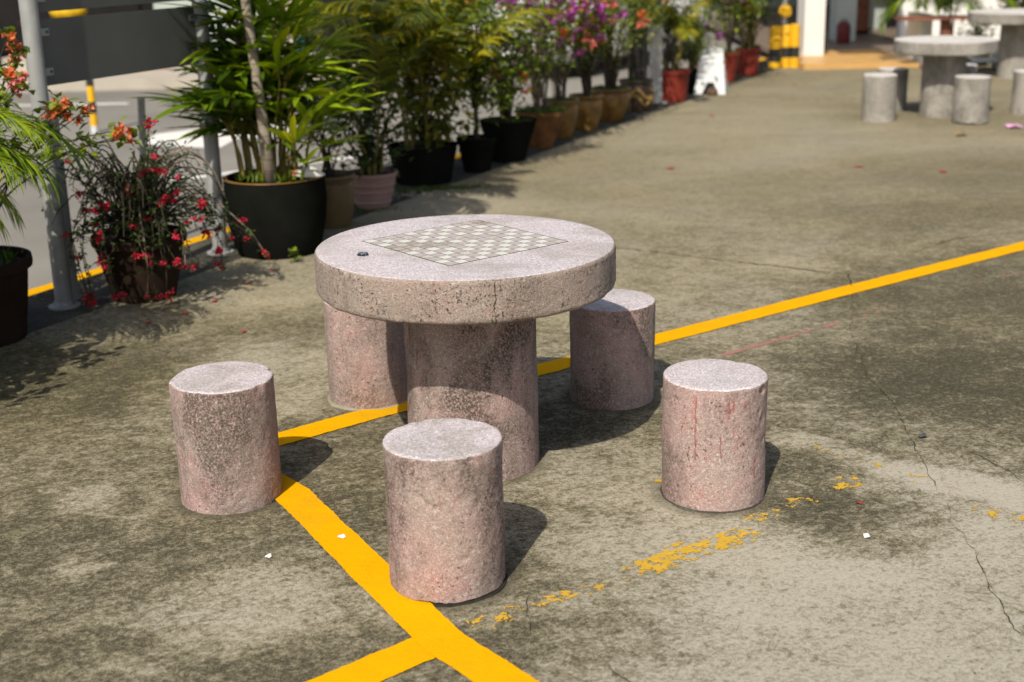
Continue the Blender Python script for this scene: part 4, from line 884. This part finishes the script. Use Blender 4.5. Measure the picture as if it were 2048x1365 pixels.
# steel column; a dark panel stands in for its shaded left face
c = thing('steel_column', 'light grey steel column with a dark panel for its shaded side between the dragon jar and red pot', 'column', (1.50, 13.76, 0))
MB().box(-.06, .06, -.06, .06, 0, 3.0).build('post', 'pole_grey', c); MB().box(-.27, -.075, .03, .07, .2, 1.9).build('shaded_face_panel', 'slate', c); MB().box(-.11, .11, -.10, .10, 0.0, .012).build('base_plate', 'steel', c)
# white folding stand
f = thing('folding_stand', 'white plastic folding floor stand with a notched foot beside the red pot', 'floor stand', (2.17, 14.47, 0), None, -.25)
def stand_panel(sgn):
    mb = MB(); P_ = [(-.165, 0), (-.085, 0), (-.035, .12), (.035, .12), (.085, 0), (.165, 0), (.115, .44), (.095, .46), (-.095, .46), (-.115, .44)]; th = .012; vs = []
    for dz in (0, th):
        for (x, z_) in P_: vs.append((x, sgn * (.13 * (1 - z_ / .46) + .012) + dz, z_))
    n_ = len(P_); mb.add(vs, [tuple(range(n_))[::-1], tuple(n_ + i for i in range(n_))] + [(i, (i + 1) % n_, n_ + (i + 1) % n_, n_ + i) for i in range(n_)]); return mb
stand_panel(-1).build('front_leaf', 'white_plastic', f); stand_panel(1).build('rear_leaf', 'white_plastic', f)
MB().box(-.06, .06, -.022, .036, .462, .475).build('handle', 'white_plastic', f)
rk = MB().lathe([(1e-7, 0), (.05, .003), (.06, .03), (.045, .065), (1e-7, .08)], 16, disp=lambda p, r, z, a: p * (1 + .25 * nz(p, 14, 3))).build('rock', plain('brown_rock', (.12, .075, .045), .9, .2, .4, 20, .5), None, True, loc=(2.15, 14.27, 0)); tag(rk, 'brown rock weighing down the white folding stand', 'rock')
# yellow and black short posts
for i, (x, y, h, zs_, r_, lb) in enumerate(((3.325, 17.0, .495, (.07, .235), .072, 'leftmost of the three short yellow and black posts'), (3.455, 16.97, .505, (.125, .25), .055, 'middle of the three short yellow and black posts'), (3.565, 16.98, .515, (.125, .25), .060, 'short yellow and black post nearest the white pillar'))):
    p_ = thing('short_post', lb, 'bollard', (x, y, 0), 'short yellow and black posts')
    for a, b, cl_ in ((0, zs_[0], 'bollard_y'), (zs_[0], zs_[1], 'bollard_k'), (zs_[1], h, 'bollard_y')): shade_auto(MB().lathe([(r_, a), (r_, b)] + ([(r_ * .9, b + .008), (1e-7, b + .010)] if b == h else []), 28).build('band', cl_, p_))
sp_ = thing('sign_pole', 'thin grey pole with a round yellow disc behind the short striped posts', 'pole', (3.50, 17.35, 0))
shade_auto(MB().lathe([(.028, 0), (.028, 2.2), (1e-7, 2.21)], 18).build('pole', 'pole_grey', sp_))
d_ = MB().lathe([(1e-7, 0), (.075, 0), (.08, .004), (.075, .010), (1e-7, .010)], 28).build('disc', 'bollard_y', sp_, loc=(0, -.034, .66)); d_.rotation_euler.x = R(90)

# ------------------------------------------------------------------ white shop building with walkway on the right
b = thing('shop_building', 'white building with orange tiled walkway and white pillars at top right', 'building', (5.0, 17.2, 0))
def bpart(name, x0, x1, y0, y1, z0, z1, mat, par=None): return MB().box(x0 - 5, x1 - 5, y0 - 17.2, y1 - 17.2, z0, z1).build(name, mat, par or b)
bpart('front_wall', 5.58, 14, 19.5, 19.7, 0.0615, 4.0, 'white'); bpart('planter_wall', 5.03, 5.17, 16.72, 17.3, 0, .62, 'white'); bpart('side_wall', 9.0, 9.2, 19.71, 34, 0, 4.0, 'white')
fl_ = bpart('walkway_floor', 3.62, 5.018, 16.66, 18.6, 0, .06, 'orange_tile'); bpart('inner_floor', 3.62, 8.99, 18.602, 34, 0, .06, 'floor_shaded')  # inner floor colour carries the walkway shade: darker and browner than the tiles
TLX = MB().box(-.147, .147, -.147, .147, 0, .004); tme_ = bpy.data.meshes.new('floor_tile'); tme_.from_pydata(TLX.v, [], TLX.f); tme_.materials.append(M['orange_tile'])
for i in range(4):
    for j in range(6): link('floor_tile', tme_, fl_, loc=(3.62 + .15 + i * .3 - 5, 16.66 + .15 + j * .3 - 17.2, .0605))
for (x0, x1, y0, y1, mt) in ((3.84, 4.10, 17.74, 18.2, 'white'), (4.76, 5.05, 19.9, 20.3, 'sage'), (5.83, 6.11, 22.2, 22.5, 'sage')):
    pl = bpart('pillar', x0, x1, y0, y1, .066, 3.2, mt)
bpart('back_wall', 4.6, 8.99, 29, 29.2, 0.061, 3.19, 'sage')
bpart('canopy_shade_step', 4.051, 4.7, 16.4, 34, 3.2, 3.4, 'beige_wall'); rf = bpart('canopy', 3.42, 4.05, 15.3, 34, 3.2, 3.4, 'beige_wall'); bpart('fascia', 3.40, 4.07, 15.25, 15.299, 3.1, 3.45, 'white', rf)  # unseen roof, its front edge stepped to set where the shade falls
bpart('canopy_over_walkway', 4.701, 9.0, 19.72, 34, 3.2, 3.4, 'beige_wall')  # unseen roof part, set back to keep the front wall in sun
# things in the walkway
hy = thing('maroon_bin', 'dark maroon rounded bin at the foot of the sage pillar in the walkway', 'bin', (4.80, 19.6, .066)); o = MB().lathe([(.085, 0), (.095, .02), (.10, .20), (.09, .26), (.05, .30), (1e-7, .31)], 24).build('body', 'maroon', hy); shade_auto(o); MB().tube([(-.05, 0, .30), (-.03, 0, .335), (.03, 0, .335), (.05, 0, .30)], .008, 6).build('handle', 'iron', hy)
dr = thing('dark_cabinet', 'dark tall cabinet standing between the sage pillars', 'cabinet', (5.42, 21.4, .066)); MB().box(-.15, .15, -.2, .2, 0, 1.9).build('body', 'dark_wall', dr); MB().box(-.14, .14, -.212, -.202, .05, .92).build('door', 'wood', dr); MB().box(-.075, .075, -.212, -.202, .96, 1.85).build('door', 'wood', dr)
# wooden bench plank before the wall
wb = thing('wooden_bench', 'long reddish wooden plank table behind the far grey table', 'table', (5.06, 16.35, 0)); MB().box(-.42, .42, -.16, .16, .585, .62).build('plank', 'wood', wb)
MB().box(.10, .20, -.05, .05, .03, .585).build('leg', 'wood', wb); MB().box(-.08, .38, -.14, .14, 0, .03).build('foot', 'wood', wb)
wk = thing('white_step_stool', 'low white open stand left of the corner table pedestal', 'stand', (5.62, 16.2, 0)); MB().box(-.2, .2, -.14, .14, .10, .14).build('shelf', 'white_plastic', wk); MB().box(-.2, -.17, -.14, .14, 0, .32).build('leg', 'white_plastic', wk); MB().box(.17, .2, -.14, .14, 0, .32).build('leg', 'white_plastic', wk)
def wplant(name, label, loc, potargs): 
    t = thing(name, label, 'potted plant', (*loc, 0), 'plants before the white wall'); pot(t, *potargs); return t
t = wplant('potted_palm', 'dark green drooping palm in a black pot before the white wall', (5.36, 16.75), (.13, .18, .3, 'lip', 'black_pot'))
palm(t, .28, 26, 1.1, 'leaf_rhapis', .36, .026, R(140), 30, .06, tilt=(-10, 20), canes=6, cane_h=.6, smin=.6)
t = wplant('potted_palm', 'arching palm in a maroon pot beside the walkway floor', (4.98, 16.2 + .75), (.10, .14, .25, 'lip', 'maroon')) if False else None
t = wplant('flowering_shrub', 'dark red leaved shrub before the white wall at top right', (6.25, 16.85), (.12, .16, .3, 'lip', 'black_pot')); bush(t, .28, .9, .24, 22, 'leaf_red', .06, 36, stems=4, zlo=.35, cl=.08)
t = wplant('potted_palm', 'spiky light green palm at the top right corner', (6.75, 16.8), (.13, .18, .3, 'lip', 'black_pot')); palm(t, .28, 10, .9, 'leaf_mid', .26, .02, R(80), 22, .05, tilt=(-10, 20), canes=4, cane_h=.35)
t = wplant('flowering_shrub', 'low bright green shrub behind the corner grey table', (5.75, 16.75), (.12, .16, .25, 'lip', 'black_pot')); bush(t, .23, .35, .22, 12, 'leaf_light', .06, 28, stems=4, zlo=.1)

# ------------------------------------------------------------------ far pavement, shophouse and cones on the left
pv = MB().box(-40, -1.6, 17.0, 20.4, RZ - .02, .03).build('far_pavement', 'beige_wall'); pv['kind'] = 'structure'
sh = thing('shophouse', 'dark shuttered shophouse front with teal columns across the road', 'building', (-10, 20.4, .03))
MB().box(-30, 8.0, .6, .8, 0, 5).build('shop_front', 'dark_wall', sh); MB().box(-30, 8.2, -1.2, .6, 3.0, 3.3).build('awning_slab', 'beige_wall', sh)
for i, x in enumerate((-2.2, -.2, 1.8, 3.6)): MB().box(x, x + .9, .55, .598, .05, 2.6).build('shutter', 'dark_wall', sh)
for x in (7.1, 9.15, -6): MB().lathe([(.07, 0), (.07, .25), (.048, .27), (.048, 3.0)], 24).build('column', 'teal', sh, True, loc=(x, -.9, 0))
MB().box(6.3, 6.95, .40, .598, 0, 2.4).build('pilaster', 'beige_wall', sh); MB().box(4.75, 6.29, .42, .598, 0, 2.4).build('pilaster', 'sage', sh); MB().box(7.6, 10.4, .4, .8, 0, 4).build('side_wall', 'dark_wall', sh)
ty = MB(); ty.box(-.5, .5, -.1, .1, 0, .02)
tp_ = MB().lathe([(1e-7, 0), (.30, .02), (.36, .12), (.28, .26), (.10, .33), (1e-7, .34)], 24, disp=lambda p, r, z, a: Vector((p.x * .75, p.y * .6, p.z)) * (1 + .2 * nz(p, 6, 2))).build('yellow_sack', 'tarp', None, True, loc=(-6.15, 19.6, .62)); tag(tp_, 'yellow tarpaulin bundle on a crate, seen through the gap between the sign panels', 'bundle')
ck = thing('crate', 'dark crate under the yellow bundle across the road', 'crate', (-6.15, 19.6, .03)); MB().box(-.6, .6, -.3, .3, 0, .55).build('box', 'dark_wall', ck); MB().box(-.63, .63, -.33, .33, .551, .59).build('lid', 'maroon_wall', ck)
for (x, y, mt, lb) in ((-4.80, 18.3, 'orange_cone', 'orange traffic cone on the far pavement'), (-4.62, 18.4, 'magenta', 'magenta marker cone right of the orange cone'), (-5.1, 18.4, 'magenta', 'magenta marker cone left of the orange cone')):
    cn_ = thing('traffic_cone', lb, 'cone', (x, y, .03), 'cones on the far pavement'); MB().box(-.12, .12, -.12, .12, 0, .025).build('base', mt, cn_); MB().lathe([(.085, .026), (.03, .42), (.024, .44), (1e-7, .44)], 20).build('cone', mt, cn_, True); 
for (x, y, mt, lb, s_) in ((-5.45, 18.3, 'white_plastic', 'white foam box on the far pavement under the sign', .27), (-6.3, 18.0, 'beige_wall', 'beige carton on the far pavement left of the striped post', .22), (-6.85, 18.1, 'dark_wall', 'low dark carton on the far pavement behind the steel post', .18)):
    bx_ = thing('carton', lb, 'box', (x, y, .03), 'boxes on the far pavement'); MB().box(-s_, s_, -s_ * .7, s_ * .7, 0, s_ * .9).build('body', mt, bx_); MB().box(-s_ * 1.03, s_ * 1.03, -s_ * .73, s_ * .73, s_ * .9 + .001, s_ * 1.0).build('lid', mt, bx_)

# ------------------------------------------------------------------ parked car beyond the flowers
car = thing('parked_car', 'white car parked on the road behind the flowering pots', 'car', (1.15, 18.9, RZ), None, math.atan2(-.80, -.60))
def loft(secs, name, mat, par, smooth=True):
    mb = MB(); vs = []; n_ = len(secs[0])
    for s_ in secs: vs += s_
    fs = [(i * n_ + k_, i * n_ + (k_ + 1) % n_, (i + 1) * n_ + (k_ + 1) % n_, (i + 1) * n_ + k_) for i in range(len(secs) - 1) for k_ in range(n_)]
    fs += [tuple(range(n_))[::-1], tuple((len(secs) - 1) * n_ + k_ for k_ in range(n_))]; mb.add(vs, fs); o = mb.build(name, mat, par); shade_auto(o, 40); return o
def sec(x, z0, z1, w0, w1): return [(x, -w0, z0 + .06), (x, -w0 * .95, z0), (x, w0 * .95, z0), (x, w0, z0 + .06), (x, w0 * 1.01, (z0 + z1) / 2), (x, w1, z1 - .05), (x, w1 * .93, z1), (x, -w1 * .93, z1), (x, -w1, z1 - .05), (x, -w0 * 1.01, (z0 + z1) / 2)]
body = loft([sec(2.05, .30, .62, .62, .58), sec(1.98, .24, .70, .76, .72), sec(1.7, .20, .80, .83, .78), sec(1.0, .20, .90, .85, .80), sec(.3, .20, .93, .86, .82), sec(-1.2, .20, .95, .86, .82), sec(-1.8, .22, .96, .84, .78), sec(-2.02, .30, .90, .76, .70)], 'body', 'car_white', car)
def cs(x, z, w_): return [(x, -w_, z), (x, w_, z)]
cab = MB(); 
pr = [(1.05, .90, .76), (.35, 1.42, .60), (-.2, 1.50, .60), (-1.1, 1.47, .59), (-1.85, .95, .72)]
vs = []; 
for x, z_, w_ in pr: vs += [(x, -w_, z_), (x, w_, z_)]
vs += [(-.2, -.80, .92), (-.2, .80, .92), (-1.1, -.80, .93), (-1.1, .80, .93)]
cab.add(vs, [(0, 1, 3, 2), (2, 3, 5, 4), (4, 5, 7, 6), (6, 7, 9, 8), (0, 2, 10), (2, 4, 10), (4, 6, 12, 10), (6, 8, 12), (1, 11, 3), (3, 11, 5), (5, 11, 13, 7), (7, 13, 9)]); cb = cab.build('cabin', 'car_white', car)
def pane(pts, name, off):
    mb = MB(); c0 = sum((Vector(p) for p in pts), Vector()) / len(pts); mb.add([Vector(p).lerp(c0, .10) + Vector(off) for p in pts], [tuple(range(len(pts)))]); return mb.build(name, 'glass', car)
pane([vs[0], vs[1], vs[3], vs[2]], 'windscreen', (.012, 0, .012)); pane([vs[6], vs[7], vs[9], vs[8]], 'rear_window', (-.012, 0, .012))
for s_ in (0, 1):
    o_ = (0, (.012 if s_ else -.012), 0); pane([vs[0 + s_], vs[2 + s_], vs[4 + s_], vs[10 + s_]], 'side_window', o_); pane([vs[10 + s_], vs[4 + s_], vs[6 + s_], vs[12 + s_]], 'side_window', o_)
for x in (1.3, -1.3):
    for s_ in (-1, 1):
        wh = thing('x', '', '', (0, 0, 0)); bpy.data.objects.remove(wh)
        ty_ = MB().lathe([(.18, -.09), (.27, -.10), (.305, -.07), (.305, .07), (.27, .10), (.18, .09)], 28).build('wheel', 'rubber', car, True, loc=(x, s_ * .78, .305)); ty_.rotation_euler.x = R(90)
        MB().lathe([(1e-7, -.095), (.18, -.085), (.18, .085), (1e-7, .095)], 20).build('rim', 'steel', ty_)
for s_ in (-1, 1):
    MB().box(1.90, 2.0, s_ * .60 - .13, s_ * .60 + .13, .60, .71).build('headlight', 'lamp', car); MB().box(.45, .62, s_ * .93 - .07, s_ * .93 + .07, .93, 1.05).build('mirror', 'car_white', car)
MB().box(1.95, 2.062, -.35, .35, .42, .54).build('grille', 'bollard_k', car)

# ------------------------------------------------------------------ small litter on the yard
def scrap(name, label, cat, x, y, pts, mat, z=.0035, grp=None, curl=.004):
    mb = MB(); n_ = len(pts); mb.add([(0, 0, z + curl)] + [(px, py, z + curl * (.2 + .8 * (i % 2))) for i, (px, py) in enumerate(pts)], [(0, i + 1, (i + 1) % n_ + 1) for i in range(n_)]); o = mb.build(name, mat, loc=(x, y, 0)); return tag(o, label, cat, grp)
def poly(r, n_=6, j=.35): return [(r * (1 + U(-j, j)) * math.cos(6.283 * i / n_), r * (1 + U(-j, j)) * math.sin(6.283 * i / n_)) for i in range(n_)]
scrap('paper_scrap', 'white paper scrap lying on the yellow line between the left and front stools', 'litter', -.505, 3.592, poly(.013, 5), 'paper', .007)
scrap('paper_scrap', 'white paper scrap on the concrete left of the yellow line', 'litter', -.70, 3.48, poly(.012, 5), 'paper')
scrap('paper_scrap', 'white paper scrap on the concrete right of the front stool', 'litter', 1.0, 3.53, poly(.013, 6), 'paper')
scrap('red_scrap', 'tiny red scrap on the concrete right of the right stool', 'litter', 1.04, 3.76, poly(.010, 5), 'petal_red')
scrap('dead_leaf', 'small dark dead leaf on the concrete beside the long crack', 'leaf', 1.39, 4.30, poly(.018, 6), 'iron', .004, None, .01)
scrap('dead_leaf', 'dry tan leaf on the ground before the far grey table', 'leaf', 3.73, 11.08, poly(.055, 7), 'dead_leaf', .004, None, .03)
scrap('paper_scrap', 'pale pink litter on the ground at the right edge', 'litter', 4.29, 11.43, poly(.07, 7), 'petal_pink', .004, None, .03)
for (x, y, lb) in ((-1.33, 6.64, 'in front of the biggest black pot'), (-1.19, 5.76, 'left of the table'), (-1.52, 6.08, 'in front of the crimson bush'), (1.18, 9.79, 'far behind the table to the right'), (2.53, 9.68, 'in mid yard before the leftmost far stool'), (3.05, 9.40, 'in mid yard furthest right'),
                   (3.18, 15.06, 'in front of the short striped posts'), (3.71, 15.92, 'in front of the white pillar'), (-1.43, 6.30, 'right of the crimson bush'), (-1.66, 5.95, 'nearest the camera below the crimson bush'), (-1.25, 6.9, 'at the foot of the biggest black pot'), (1.9, 12.6, 'right of the steel column in the far yard')):
    scrap('fallen_petal', 'small fallen red petal on the concrete ' + lb, 'petal', x, y, poly(.016 if y < 8 else .03, 6), 'petal_red', .003, 'fallen red petals on the yard', .006)
# loose grit on the concrete near the stools
gr = MB()
for i in range(420):
    x, y = U(-1.6, 1.9), 2.6 + 4.2 * U(0, 1) ** 1.4; s_ = U(.0006, .0017); gr.box(x - s_, x + s_, y - s_, y + s_, .0003, s_ * 1.3)
g_ = gr.build('grit', 'kerb'); g_['kind'] = 'stuff'; tag(g_, 'tiny dark grit scattered over the concrete yard', 'grit')
